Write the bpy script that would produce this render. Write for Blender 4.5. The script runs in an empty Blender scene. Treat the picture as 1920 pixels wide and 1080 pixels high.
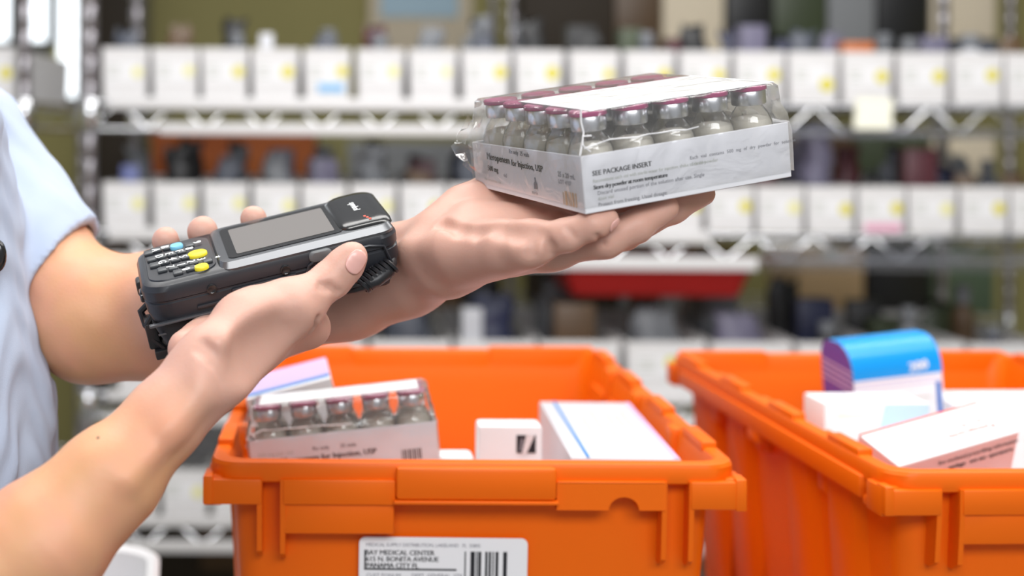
import bpy, bmesh, math, random
import numpy as np
from mathutils import Matrix, Vector
random.seed(7); np.random.seed(7)
SC = bpy.context.scene
COL = SC.collection

# ------------------------------------------------------------------ camera, world, lights
EYE = 1.40                      # eye height above the floor; everything below is laid out relative to the eye
F, CX, CY, ROLL = 2711.0, 650.0, 258.0, math.radians(0.34)
cam = bpy.data.objects.new('camera', bpy.data.cameras.new('camera')); COL.objects.link(cam)
cam.data.sensor_width = 36.0
cam.data.lens = F / 1920 * 36.0
cam.data.shift_x = (960 - CX) / 1920
cam.data.shift_y = -(540 - CY) / 1920
cam.rotation_euler = Matrix(((1,0,0),(0,0,-1),(0,1,0))).to_euler()
cam.matrix_world = Matrix(((1,0,0,0),(0,0,-1,0),(0,1,0,0),(0,0,0,1))) @ Matrix.Rotation(ROLL, 4, 'Z')
cam.data.clip_start = 0.02
cam.data.dof.use_dof = True
cam.data.dof.focus_distance = 0.945
cam.data.dof.aperture_fstop = 3.6
SC.camera = cam
SC.view_settings.view_transform = 'Standard'
SC.view_settings.look = 'None'
SC.view_settings.exposure = 0.0
SC.view_settings.gamma = 1.0
SC.view_settings.use_curve_mapping = False
SC.cycles.use_denoising = True
SC.cycles.max_bounces = 10
SC.cycles.transparent_max_bounces = 24
SC.cycles.sample_clamp_indirect = 6.0
W = bpy.data.worlds.new('world'); SC.world = W; W.use_nodes = True
W.node_tree.nodes['Background'].inputs[0].default_value = (0.93, 0.96, 1.0, 1)
W.node_tree.nodes['Background'].inputs[1].default_value = 0.36

def lamp(name, loc, size, power, color=(1,1,1), target=None):
    l = bpy.data.lights.new(name, 'AREA'); l.shape = 'RECTANGLE'; l.size, l.size_y = size
    l.energy = power; l.color = color
    o = bpy.data.objects.new(name, l); COL.objects.link(o); o.location = loc
    if target is not None:
        o.rotation_euler = (Vector(target) - Vector(loc)).to_track_quat('-Z', 'Y').to_euler()
    return o
# fluorescent ceiling fittings over the aisle, then one added fill light
lamp('ceiling_or_fill_light', (0.40, 1.95, 1.25), (2.8, 0.6), 33, (1.0, 0.98, 0.95))
lamp('ceiling_or_fill_light', (0.30, 0.95, 1.25), (2.4, 0.3), 26, (1.0, 0.98, 0.95))
lamp('ceiling_or_fill_light', (0.25, -0.85, 0.95), (1.8, 0.6), 36, (0.98, 0.99, 1.0), (0.15, 1.0, -0.30))  # added fill behind the camera, aimed forward to brighten the camera-facing sides

# ------------------------------------------------------------------ pixel -> point at a given depth
_cr, _sr = math.cos(ROLL), math.sin(ROLL)
def P(px, py, d):
    x, y = px - CX, py - CY
    x, y = _cr*x + _sr*y, -_sr*x + _cr*y
    return np.array((x*d/F, d, -y*d/F))
def px_of(p):
    x, y = F*p[0]/p[1], -F*p[2]/p[1]
    return (CX + _cr*x - _sr*y, CY + _sr*x + _cr*y)

# ------------------------------------------------------------------ materials
def mat(name, color, rough=0.5, metal=0.0, spec=0.5, coat=0.0, noise=None, bump=None, sss=0.0, translucent=0.0, tcol=None):
    """noise = (scale, second colour, amount); bump = (scale, strength, distance)"""
    m = bpy.data.materials.new(name); m.use_nodes = True
    nt = m.node_tree; b = nt.nodes['Principled BSDF']
    col = tuple(color) + (1,) if len(color) == 3 else color
    b.inputs['Base Color'].default_value = col
    b.inputs['Roughness'].default_value = rough
    b.inputs['Metallic'].default_value = metal
    b.inputs['Specular IOR Level'].default_value = spec
    b.inputs['Coat Weight'].default_value = coat
    tc = nt.nodes.new('ShaderNodeTexCoord')
    csock = None
    if noise:
        n = nt.nodes.new('ShaderNodeTexNoise'); n.inputs['Scale'].default_value = noise[0]; n.inputs['Detail'].default_value = 5
        nt.links.new(tc.outputs['Object'], n.inputs['Vector'])
        r = nt.nodes.new('ShaderNodeMapRange'); r.inputs[1].default_value = 0.35; r.inputs[2].default_value = 0.65; r.inputs[4].default_value = noise[2]
        nt.links.new(n.outputs['Fac'], r.inputs[0])
        mx = nt.nodes.new('ShaderNodeMix'); mx.data_type = 'RGBA'
        mx.inputs[6].default_value = col; mx.inputs[7].default_value = tuple(noise[1]) + (1,)
        nt.links.new(r.outputs[0], mx.inputs[0]); nt.links.new(mx.outputs[2], b.inputs['Base Color']); csock = mx.outputs[2]
    if bump:
        n = nt.nodes.new('ShaderNodeTexNoise'); n.inputs['Scale'].default_value = bump[0]; n.inputs['Detail'].default_value = 6
        nt.links.new(tc.outputs['Object'], n.inputs['Vector'])
        bp = nt.nodes.new('ShaderNodeBump'); bp.inputs['Strength'].default_value = bump[1]; bp.inputs['Distance'].default_value = bump[2]
        nt.links.new(n.outputs['Fac'], bp.inputs['Height']); nt.links.new(bp.outputs[0], b.inputs['Normal'])
    if sss:
        b.inputs['Subsurface Weight'].default_value = sss
        b.inputs['Subsurface Radius'].default_value = (1.0, 0.35, 0.2); b.inputs['Subsurface Scale'].default_value = 0.006
    if translucent:
        t = nt.nodes.new('ShaderNodeBsdfTranslucent'); t.inputs[0].default_value = col if tcol is None else tuple(tcol) + (1,)
        ms = nt.nodes.new('ShaderNodeMixShader'); ms.inputs[0].default_value = translucent
        out = nt.nodes['Material Output']
        nt.links.new(b.outputs[0], ms.inputs[1]); nt.links.new(t.outputs[0], ms.inputs[2]); nt.links.new(ms.outputs[0], out.inputs[0])
    return m
def thin_clear(name, tint, base, gain, rough=0.05, bump=None, haze=0.0):
    """thin clear film or glass: mostly see-through, glossy at grazing angles"""
    m = bpy.data.materials.new(name); m.use_nodes = True; nt = m.node_tree
    nt.nodes.remove(nt.nodes['Principled BSDF']); out = nt.nodes['Material Output']
    t = nt.nodes.new('ShaderNodeBsdfTransparent'); t.inputs[0].default_value = tuple(tint) + (1,)
    g = nt.nodes.new('ShaderNodeBsdfGlossy'); g.inputs['Roughness'].default_value = rough; g.inputs[0].default_value = (1,1,1,1)
    lw = nt.nodes.new('ShaderNodeLayerWeight'); lw.inputs[0].default_value = 0.35
    ma = nt.nodes.new('ShaderNodeMath'); ma.operation = 'MULTIPLY_ADD'; ma.inputs[1].default_value = gain; ma.inputs[2].default_value = base
    ms = nt.nodes.new('ShaderNodeMixShader')
    nt.links.new(lw.outputs['Fresnel'], ma.inputs[0]); nt.links.new(ma.outputs[0], ms.inputs[0])
    nt.links.new(t.outputs[0], ms.inputs[1]); nt.links.new(g.outputs[0], ms.inputs[2]); last = ms
    if haze:
        df = nt.nodes.new('ShaderNodeBsdfDiffuse'); df.inputs[0].default_value = (0.9, 0.9, 0.9, 1)
        m2 = nt.nodes.new('ShaderNodeMixShader'); m2.inputs[0].default_value = haze
        nt.links.new(ms.outputs[0], m2.inputs[1]); nt.links.new(df.outputs[0], m2.inputs[2]); last = m2
    nt.links.new(last.outputs[0], out.inputs[0])
    if bump:
        tc = nt.nodes.new('ShaderNodeTexCoord')
        n = nt.nodes.new('ShaderNodeTexNoise'); n.inputs['Scale'].default_value = bump[0]; n.inputs['Detail'].default_value = 4
        n.inputs['Distortion'].default_value = 1.5
        nt.links.new(tc.outputs['Object'], n.inputs['Vector'])
        bp = nt.nodes.new('ShaderNodeBump'); bp.inputs['Strength'].default_value = bump[1]; bp.inputs['Distance'].default_value = bump[2]
        nt.links.new(n.outputs['Fac'], bp.inputs['Height']); nt.links.new(bp.outputs[0], g.inputs['Normal']); nt.links.new(bp.outputs[0], lw.inputs['Normal'])
    return m
def glow(name, color, strength):
    m = bpy.data.materials.new(name); m.use_nodes = True; nt = m.node_tree
    nt.nodes.remove(nt.nodes['Principled BSDF'])
    e = nt.nodes.new('ShaderNodeEmission'); e.inputs[0].default_value = tuple(color) + (1,); e.inputs[1].default_value = strength
    nt.links.new(e.outputs[0], nt.nodes['Material Output'].inputs[0]); return m
def srgb(r, g, b):
    f = lambda c: (c/255/12.92) if c/255 <= 0.04045 else ((c/255 + 0.055)/1.055)**2.4
    return (f(r), f(g), f(b))
M = {}
M['skin'] = mat('skin', (0.66, 0.355, 0.19), 0.46, spec=0.34, noise=(24, (0.69, 0.335, 0.215), 0.9), bump=(420, 0.25, 0.0006), sss=0.3)
_nt = M['skin'].node_tree; _at = _nt.nodes.new('ShaderNodeAttribute'); _at.attribute_name = 'palm'
_mx = _nt.nodes.new('ShaderNodeMix'); _mx.data_type = 'RGBA'; _mx.inputs[7].default_value = (0.62, 0.36, 0.285, 1)
_old = _nt.nodes['Principled BSDF'].inputs['Base Color'].links[0].from_socket
_nt.links.new(_at.outputs['Fac'], _mx.inputs[0]); _nt.links.new(_old, _mx.inputs[6]); _nt.links.new(_mx.outputs[2], _nt.nodes['Principled BSDF'].inputs['Base Color'])
M['nail'] = mat('nail', (0.78, 0.42, 0.37), 0.25, spec=0.5, sss=0.1)
M['shirt'] = mat('shirt_cotton', (0.42, 0.49, 0.63), 0.85, spec=0.15, noise=(22, (0.48, 0.55, 0.68), 0.7), bump=(900, 0.25, 0.0006))
M['trouser'] = mat('trouser_cloth', (0.05, 0.06, 0.09), 0.9, spec=0.1)
M['hair'] = mat('hair', (0.03, 0.02, 0.015), 0.6, bump=(200, 0.5, 0.002))
M['orange'] = mat('orange_plastic', (0.92, 0.160, 0.003), 0.40, spec=0.25, noise=(6, (0.90, 0.148, 0.003), 0.6), bump=(300, 0.06, 0.0006), translucent=0.10, tcol=(1.0, 0.30, 0.01))
M['black'] = mat('black_plastic', (0.016, 0.017, 0.020), 0.42, spec=0.5, bump=(700, 0.08, 0.0004))
M['charcoal'] = mat('charcoal_plastic', (0.019, 0.021, 0.027), 0.36, spec=0.55, bump=(700, 0.08, 0.0004))
M['gloss_black'] = mat('glossy_black_plastic', (0.012, 0.012, 0.013), 0.18, spec=0.6)
M['bezel'] = mat('satin_bezel', (0.10, 0.105, 0.115), 0.24, spec=0.8, metal=0.4)
M['screen'] = mat('screen_glass', (0.20, 0.185, 0.175), 0.12, spec=0.7, coat=0.4)
M['key'] = mat('key_rubber', (0.05, 0.055, 0.06), 0.4)
M['key_print'] = mat('key_print', (0.85, 0.87, 0.87), 0.5)
M['key_yellow'] = mat('yellow_key', srgb(232, 214, 40), 0.4)
M['key_blue'] = mat('blue_key', srgb(120, 190, 220), 0.4)
M['grey_rubber'] = mat('grey_rubber', (0.12, 0.125, 0.13), 0.5)
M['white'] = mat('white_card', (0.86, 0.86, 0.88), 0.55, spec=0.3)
M['carton'] = mat('white_carton', (0.80, 0.80, 0.84), 0.5, spec=0.35, noise=(9, (0.77, 0.77, 0.80), 0.6))
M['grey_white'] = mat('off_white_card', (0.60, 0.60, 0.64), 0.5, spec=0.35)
M['bin'] = mat('white_corrugated', (0.78, 0.77, 0.78), 0.6, spec=0.25, noise=(15, (0.74, 0.73, 0.73), 0.6))
M['ink'] = mat('black_ink', (0.03, 0.03, 0.035), 0.6, spec=0.2)
M['grey_ink'] = mat('grey_ink', (0.25, 0.25, 0.28), 0.6, spec=0.2)
M['faint_ink'] = mat('faint_ink', (0.55, 0.57, 0.52), 0.7, spec=0.1)
M['red_ink'] = mat('red_ink', (0.70, 0.10, 0.06), 0.5, spec=0.3)
M['pink_card'] = mat('pink_card', (0.82, 0.66, 0.66), 0.5)
M['blue_ink'] = mat('blue_ink', srgb(40, 130, 205), 0.4, spec=0.4)
M['bright_blue'] = mat('bright_blue_card', (0.0, 0.30, 0.78), 0.32, spec=0.5)
M['deep_blue'] = mat('deep_blue_card', (0.01, 0.13, 0.50), 0.35, spec=0.5)
M['purple_card'] = mat('purple_card', (0.14, 0.08, 0.42), 0.4)
M['lavender'] = mat('lavender_card', (0.62, 0.48, 0.76), 0.4)
M['pale_blue'] = mat('pale_blue_card', (0.52, 0.74, 0.90), 0.45)
M['chrome'] = mat('chrome_wire', (0.78, 0.79, 0.82), 0.16, metal=1.0)
M['post'] = mat('chrome_post', (0.38, 0.36, 0.39), 0.30, metal=0.85)
M['strip'] = mat('white_label_strip', (0.80, 0.79, 0.80), 0.45)
M['clear_strip'] = thin_clear('clear_label_strip', (0.86, 0.86, 0.88), 0.10, 0.6, 0.15)
M['film'] = thin_clear('shrink_film', (1.0, 0.998, 0.995), 0.02, 0.7, 0.10, (40, 0.30, 0.004), haze=0.06)
M['glass'] = thin_clear('vial_glass', (1.0, 0.995, 0.98), 0.03, 0.8, 0.05)
M['powder'] = mat('white_powder', (0.95, 0.92, 0.85), 0.8, spec=0.1, noise=(120, (0.86, 0.82, 0.73), 0.7), translucent=0.35)
M['alu'] = mat('aluminium_crimp', (0.74, 0.75, 0.78), 0.28, metal=1.0)
M['magenta'] = mat('magenta_cap', (0.33, 0.012, 0.12), 0.35)
M['dot_yellow'] = mat('yellow_dot', srgb(226, 214, 50), 0.5)
M['dot_pale'] = mat('pale_dot', srgb(238, 234, 160), 0.5)
M['tag'] = mat('cream_tag', (0.86, 0.85, 0.72), 0.6)
M['pink_tag'] = mat('pink_tag', (0.85, 0.42, 0.58), 0.5)
M['sky_tag'] = mat('sky_blue_tag', (0.22, 0.52, 0.85), 0.5)
M['olive_wall'] = mat('olive_wall_paint', srgb(178, 170, 116), 0.85, spec=0.1, noise=(2, srgb(170, 163, 110), 0.5))
M['floor'] = mat('grey_vinyl_floor', (0.28, 0.27, 0.25), 0.5, noise=(8, (0.24, 0.23, 0.22), 0.7))
M['card'] = mat('tan_cardboard', srgb(222, 190, 150), 0.8, spec=0.1, noise=(5, srgb(212, 180, 140), 0.6))
M['cream_box'] = mat('cream_cardboard', srgb(240, 226, 202), 0.8, spec=0.1)
M['rust'] = mat('rust_card', srgb(160, 78, 30), 0.7, noise=(5, srgb(182, 100, 45), 0.8))
M['red_tray'] = mat('red_plastic', (0.50, 0.012, 0.010), 0.4)
M['dk_brown'] = mat('dark_brown_panel', (0.035, 0.024, 0.014), 0.7)
M['dk_green'] = mat('green_card', (0.10, 0.15, 0.09), 0.7)
M['grey_card'] = mat('grey_card', (0.30, 0.31, 0.33), 0.6)
M['steel'] = mat('grey_steel', (0.20, 0.20, 0.22), 0.5, metal=0.3)
M['table'] = mat('laminate_table', (0.55, 0.55, 0.53), 0.5)
M['sky'] = glow('daylight_pane', (0.90, 0.96, 1.0), 2.6)
M['mull'] = mat('window_frame_paint', (0.10, 0.11, 0.12), 0.6)
for nm, c in {'c_black': (.012,.012,.014), 'c_navy': (.02,.025,.07), 'c_grey': (.17,.18,.20), 'c_violet': (.17,.16,.24), 'c_maroon': (.10,.02,.03),
              'c_brown': (.12,.07,.035), 'c_white': (.72,.73,.78), 'c_orange': (.55,.16,.04), 'c_slate': (.08,.09,.12), 'c_moss': (.06,.08,.04), 'c_blue': (.14,.17,.40)}.items():
    M[nm] = mat('pack_' + nm[2:], c, 0.4, spec=0.5)

# ------------------------------------------------------------------ mesh builder
def rrect(hx, hy, r, n=5, cx=0.0, cy=0.0):
    pts = []
    for k, (sx, sy) in enumerate(((1,1), (-1,1), (-1,-1), (1,-1))):
        for i in range(n + 1):
            a = math.pi/2*(k + i/n)
            pts.append((cx + sx*(hx - r) + r*math.cos(a), cy + sy*(hy - r) + r*math.sin(a)))
    return np.array(pts)
class MB:
    def __init__(s): s.v, s.f, s.m = [], [], []
    def add(s, verts, faces, mi=0, T=None):
        b = len(s.v)
        for p in verts:
            p = Vector(p)
            s.v.append(tuple(T @ p) if T is not None else tuple(p))
        for f in faces: s.f.append([b + i for i in f]); s.m.append(mi)
        return s
    def box(s, lo, hi, mi=0, r=0.0, seg=2, T=None):
        bm = bmesh.new(); bmesh.ops.create_cube(bm, size=1.0)
        for v in bm.verts:
            v.co = Vector([lo[i] + (v.co[i] + 0.5)*(hi[i] - lo[i]) for i in range(3)])
        if r > 0:
            bmesh.ops.bevel(bm, geom=list(bm.edges), offset=r, segments=seg, profile=0.5, affect='EDGES')
        bm.verts.index_update()
        s.add([v.co for v in bm.verts], [[v.index for v in f.verts] for f in bm.faces], mi, T); bm.free(); return s
    def loft(s, loops, mi=0, cap0=True, cap1=True, closed=True, T=None):
        n = len(loops[0]); vs = [tuple(p) for L in loops for p in L]; fs = []
        for k in range(len(loops) - 1):
            for i in range(n if closed else n - 1):
                j = (i + 1) % n
                fs.append([k*n + i, k*n + j, (k+1)*n + j, (k+1)*n + i])
        if cap0: fs.append(list(range(n))[::-1])
        if cap1: fs.append([(len(loops)-1)*n + i for i in range(n)])
        return s.add(vs, fs, mi, T)
    def lathe(s, prof, n=20, mi=0, T=None, cap0=True, cap1=True):
        loops = [[(r*math.cos(2*math.pi*i/n), r*math.sin(2*math.pi*i/n), z) for i in range(n)] for r, z in prof]
        return s.loft(loops, mi, cap0, cap1, T=T)
    def tube(s, path, r, n=8, mi=0, cap=True, T=None):
        path = [Vector(p) for p in path]; loops = []; rr = r if hasattr(r, '__len__') else [r]*len(path)
        up = None
        for i, p in enumerate(path):
            t = (path[min(i+1, len(path)-1)] - path[max(i-1, 0)]).normalized()
            if up is None: up = Vector((0,0,1)) if abs(t.z) < 0.9 else Vector((1,0,0))
            a = t.cross(up).normalized(); b = a.cross(t).normalized(); up = b
            loops.append([p + (a*math.cos(2*math.pi*k/n) + b*math.sin(2*math.pi*k/n))*rr[i] for k in range(n)])
        return s.loft(loops, mi, cap, cap, T=T)
    def quad(s, a, b, c, d, mi=0, T=None): return s.add([a, b, c, d], [[0,1,2,3]], mi, T)
    def build(s, name, mats, parent=None, angle=38, smooth=True, fix=True):
        me = bpy.data.meshes.new(name); me.from_pydata(s.v, [], s.f)
        mats = mats if isinstance(mats, (list, tuple)) else [mats]
        for m in mats: me.materials.append(m)
        me.polygons.foreach_set('material_index', s.m)
        if fix or smooth:
            bm = bmesh.new(); bm.from_mesh(me)
            if fix: bmesh.ops.recalc_face_normals(bm, faces=list(bm.faces))
            if smooth:
                for f in bm.faces: f.smooth = True
                for e in bm.edges:
                    if len(e.link_faces) == 2 and e.calc_face_angle(0) > math.radians(angle): e.smooth = False
            bm.to_mesh(me); bm.free()
        o = bpy.data.objects.new(name, me); COL.objects.link(o)
        if parent is not None: o.parent = parent
        return o
def tag(o, label, cat, group=None, kind=None):
    if label: o['label'] = label
    if cat: o['category'] = cat
    if group: o['group'] = group
    if kind: o['kind'] = kind
    return o
def root(name, label, cat, mw=None, group=None):
    o = bpy.data.objects.new(name, None); COL.objects.link(o); o.empty_display_size = 0.02
    if mw is not None: o.matrix_world = mw
    return tag(o, label, cat, group)
def frame(origin, x, y):
    """4x4 with orthonormal axes from x and y"""
    x = Vector(x).normalized(); y = Vector(y); y = (y - x*x.dot(y)).normalized(); z = x.cross(y)
    m = Matrix((x, y, z)).transposed().to_4x4(); m.translation = Vector(origin); return m
def copy_tree(o, parent=None):
    c = o.copy(); COL.objects.link(c)
    if parent is not None: c.parent = parent
    for ch in list(o.children): copy_tree(ch, c)
    return c
def glyphs(string, size, align='LEFT', spacing=1.0, line=1.0):
    cu = bpy.data.curves.new('t', 'FONT'); cu.body = string; cu.size = size; cu.align_x = align
    cu.resolution_u = 2; cu.space_character = spacing; cu.space_line = line
    ob = bpy.data.objects.new('t', cu); COL.objects.link(ob)
    dg = bpy.context.evaluated_depsgraph_get(); me = bpy.data.meshes.new_from_object(ob.evaluated_get(dg))
    v = [tuple(x.co) for x in me.vertices]; f = [list(p.vertices) for p in me.polygons]
    bpy.data.objects.remove(ob); bpy.data.curves.remove(cu); bpy.data.meshes.remove(me)
    return v, f
def write(mb, string, size, T, mi=0, align='LEFT', spacing=1.0, line=1.0, bold=0.0):
    v, f = glyphs(string, size, align, spacing, line)
    mb.add(v, f, mi, T)
    if bold:
        mb.add([(x + bold, y, z) for x, y, z in v], f, mi, T)
    return mb
def rebase(o):
    """a thing built in place: put its origin at its base"""
    obs = [o] + list(o.children_recursive)
    pts = np.array([tuple(v.co) for b in obs if b.type == 'MESH' for v in b.data.vertices])
    c = Vector(((pts[:,0].min() + pts[:,0].max())/2, (pts[:,1].min() + pts[:,1].max())/2, pts[:,2].min()))
    for b in obs:
        if b.type == 'MESH': b.data.transform(Matrix.Translation(-c))
    o.location = c; return o

# ------------------------------------------------------------------ poses of the two held things
SCAN = frame((-0.1255, 0.9253, -0.0934), (0.9629, 0.1389, 0.2316), (-0.1919, 0.9552, 0.2251))
SCAN = SCAN @ Matrix.Translation((0.079, 0.040, -0.003)) @ Matrix.Scale(1.085, 4) @ Matrix.Translation((-0.079, -0.040, 0))
PACK = frame((0.1435, 0.8666, -0.0453), (0.9282, 0.3418, 0.1473), (-0.3557, 0.9310, 0.0813))
SL, SW = 0.158, 0.080
def D(u, v, w): return np.array(SCAN @ Vector((u, v, w)))
def K(a, b, c): return np.array(PACK @ Vector((a, b, c)))
def on_plane(px, py, Mx, w=0.0):
    """where the sight line through a pixel meets the plane z=w of frame Mx (its x, y)"""
    d = Vector(P(px, py, 1.0)); inv = Mx.inverted(); o = inv @ Vector((0,0,0)); r = inv.to_3x3() @ d
    t = (w - o.z)/r.z; q = o + r*t
    return q.x, q.y

# ------------------------------------------------------------------ implicit surfaces for the body and the shirt
def _v(a): return np.asarray(a, float)
class Prim:
    def __init__(s, a, b, ra, rb, k=0.008, flat=None):
        s.a, s.b, s.ra, s.rb, s.k, s.flat = _v(a), _v(b), ra, rb, k, flat
        s.c = (s.a + s.b)/2; s.R = np.linalg.norm(s.b - s.a)/2 + max(ra, rb)*(1.0 if flat is None else max(1.0, 1/flat[1]))
        if flat is not None: s.n = _v(flat[0])/np.linalg.norm(flat[0])
    def __call__(s, p):
        d = s.b - s.a; L = d @ d
        t = np.clip(((p - s.a) @ d)/L, 0, 1) if L > 1e-12 else np.zeros(len(p))
        q = p - s.a - t[:, None]*d
        if s.flat is not None:
            q = q + ((s.flat[1] - 1)*(q @ s.n))[:, None]*s.n
        r = s.ra + (s.rb - s.ra)*t
        e = np.sqrt((q*q).sum(1)) - r
        return e/max(1.0, s.flat[1]) if s.flat is not None else e
def smin(a, b, k):
    h = np.maximum(k - np.abs(a - b), 0)/k
    return np.minimum(a, b) - h*h*k*0.25
def chain(pts, rads, k=0.006, flat=None):
    return [Prim(pts[i], pts[i+1], rads[i], rads[i+1], k, flat) for i in range(len(pts)-1)]
BIG = 0.08
def ev_list(prims, p, c, R, kk=None):
    out = np.full(len(p), BIG)
    for q in prims:
        if c is not None and np.linalg.norm(q.c - c) - q.R - R > 0.05: continue
        out = smin(out, q(p), kk or q.k)
    return out
class Field:
    def __init__(s): s.base, s.limbs, s.cuts, s.extra = [], [], [], None
    def __call__(s, p, c=None, R=0):
        out = ev_list(s.base, p, c, R)
        for palm, fingers, kf in s.limbs:
            a = ev_list(palm, p, c, R)
            fs = np.full(len(p), BIG)
            for fg in fingers: fs = smin(fs, ev_list(fg, p, c, R), 0.0018)
            out = smin(out, smin(a, fs, kf), 0.022)
        for q in s.cuts:
            if c is not None and np.linalg.norm(q.c - c) - q.R - R > 0.05: continue
            out = -smin(-out, q(p), q.k)
        if s.extra is not None: out = s.extra(out, p)
        return out
def surface_net(f, lo, hi, h, B=16):
    lo = _v(lo); n = np.ceil((_v(hi) - lo)/h/B).astype(int); N = n*B + 2
    stride = np.array([N[1]*N[2], N[2], 1])
    g = np.stack(np.meshgrid(*[np.arange(k) for k in n], indexing='ij'), -1).reshape(-1, 3)
    cen = lo + (g + 0.5)*B*h; rad = B*h*0.5*math.sqrt(3)
    val = f(cen); act = g[np.abs(val) < rad*1.7 + 0.012]
    ax = np.arange(B + 1); G = np.stack(np.meshgrid(ax, ax, ax, indexing='ij'), -1).reshape(-1, 3)
    ids, pos, quads = [], [], []
    corner = [(i, j, k) for i in (0,1) for j in (0,1) for k in (0,1)]
    for b in act:
        base = b*B
        F_ = f(lo + (G + base)*h, lo + (base + B/2)*h, rad).reshape(B+1, B+1, B+1)
        if F_.min() > 0 or F_.max() < 0: continue
        S = F_ < 0
        acc = np.zeros((B, B, B, 3)); cnt = np.zeros((B, B, B))
        for ax_ in range(3):
            o1, o2 = [k for k in range(3) if k != ax_]
            for d1 in (0,1):
                for d2 in (0,1):
                    s0 = [None]*3; s1 = [None]*3
                    s0[ax_] = slice(0, B); s1[ax_] = slice(1, B+1)
                    for o, d in ((o1, d1), (o2, d2)): s0[o] = s1[o] = slice(d, B + d)
                    A, C = F_[tuple(s0)], F_[tuple(s1)]
                    x = (A < 0) != (C < 0)
                    t = np.where(x, A/np.where(x, A - C, 1), 0)
                    acc[..., ax_] += np.where(x, t, 0); acc[..., o1] += np.where(x, d1, 0); acc[..., o2] += np.where(x, d2, 0)
                    cnt += x
        m = cnt > 0; c = np.argwhere(m)
        if not len(c): continue
        ids.append(((c + base + 1) @ stride)); pos.append(lo + (c + base + acc[m]/cnt[m][:, None])*h)
        for ax_ in range(3):
            o1, o2 = (ax_ + 1) % 3, (ax_ + 2) % 3
            s0 = [slice(0, B)]*3; s1 = [slice(0, B)]*3; s1[ax_] = slice(1, B+1)
            A, C = S[tuple(s0)], S[tuple(s1)]
            e = np.argwhere(A != C)
            if not len(e): continue
            idb = (e + base + 1) @ stride
            q = np.stack([idb - stride[o1] - stride[o2], idb - stride[o2], idb, idb - stride[o1]], 1)
            fl = ~A[A != C]
            q[fl] = q[fl][:, ::-1]
            quads.append(q)
    ids = np.concatenate(ids); pos = np.concatenate(pos); quads = np.concatenate(quads)
    o = np.argsort(ids); ids, pos = ids[o], pos[o]
    ix = np.searchsorted(ids, quads); ok = (ix < len(ids)).all(1); ix = np.clip(ix, 0, len(ids)-1)
    ok &= (ids[ix] == quads).all(1)
    return pos, ix[ok]
def grad(f, p, e=4e-4):
    return np.stack([(f(p + d) - f(p - d))/(2*e) for d in np.eye(3)*e], 1)
def snap(f, p, n=1):
    for _ in range(n):
        v = f(p); g = grad(f, p); L = np.maximum((g*g).sum(1), 0.2)
        p = p - np.clip(v/L, -0.002, 0.002)[:, None]*g
    return p
def net_object(name, f, lo, hi, h, material, parent=None, snapn=1):
    p, q = surface_net(f, lo, hi, h)
    out = []
    for i in range(0, len(p), 20000): out.append(snap(f, p[i:i+20000], snapn))
    p = np.concatenate(out)
    me = bpy.data.meshes.new(name); me.from_pydata(p.tolist(), [], q.tolist())
    me.polygons.foreach_set('use_smooth', [True]*len(me.polygons))
    me.materials.append(material)
    o = bpy.data.objects.new(name, me); COL.objects.link(o)
    if parent is not None: o.parent = parent
    return o

# ------------------------------------------------------------------ the person
body = Field()
SHL, SHR = P(-95, 272, 1.20), np.array((-0.42, 0.83, -0.01))
ELB = P(172, 598, 1.080)
torso = [Prim((-0.375, 1.02, -0.05), (-0.355, 1.02, -0.25), 0.095, 0.095, 0.03, ((0,1,0), 0.62)),
         Prim((-0.355, 1.02, -0.25), (-0.34, 1.02, -0.52), 0.095, 0.105, 0.03, ((0,1,0), 0.66)),
         Prim((-0.38, 0.98, 0.0), SHR, 0.065, 0.055, 0.03), Prim((-0.38, 1.06, 0.0), SHL, 0.065, 0.05, 0.03),
         Prim((-0.395, 1.02, 0.03), (-0.385, 1.02, 0.12), 0.055, 0.052, 0.03)]
head = [Prim((-0.37, 1.02, 0.225), (-0.385, 1.02, 0.265), 0.082, 0.088, 0.02), Prim((-0.345, 1.02, 0.165), (-0.32, 1.02, 0.15), 0.055, 0.035, 0.02),
        Prim((-0.295, 1.02, 0.225), (-0.272, 1.02, 0.195), 0.009, 0.013, 0.012), Prim((-0.295, 1.02, 0.165), (-0.29, 1.02, 0.165), 0.016, 0.012, 0.01, ((0,1,0), 0.6)),
        Prim((-0.385, 0.937, 0.225), (-0.39, 0.935, 0.20), 0.018, 0.012, 0.006, ((0,1,0), 2.2)), Prim((-0.385, 1.103, 0.225), (-0.39, 1.105, 0.20), 0.018, 0.012, 0.006, ((0,1,0), 2.2))]
# left arm (far): shoulder, elbow, forearm, wrist
lw = P(835, 478, 0.990)
arm_l = chain([SHL, P(55, 478, 1.138), ELB], [0.050, 0.0445, 0.043], 0.02) + \
        chain([ELB, P(330, 590, 1.075), P(500, 560, 1.068), P(650, 536, 1.052), P(760, 507, 1.025), lw], [0.0450, 0.0455, 0.0410, 0.0360, 0.0295, 0.0255], 0.02)
# right arm (near): reaches in from the lower left
rw = P(398, 690, 0.868)
ELR = P(-150, 1200, 0.80)
arm_r = chain([SHR, ELR], [0.055, 0.046], 0.02) + \
        chain([ELR, P(85, 1018, 0.82), P(205, 898, 0.835), P(310, 785, 0.852), rw], [0.043, 0.0335, 0.0262, 0.0205, 0.0180], 0.02)
body.base = torso + head + arm_l + arm_r

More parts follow.
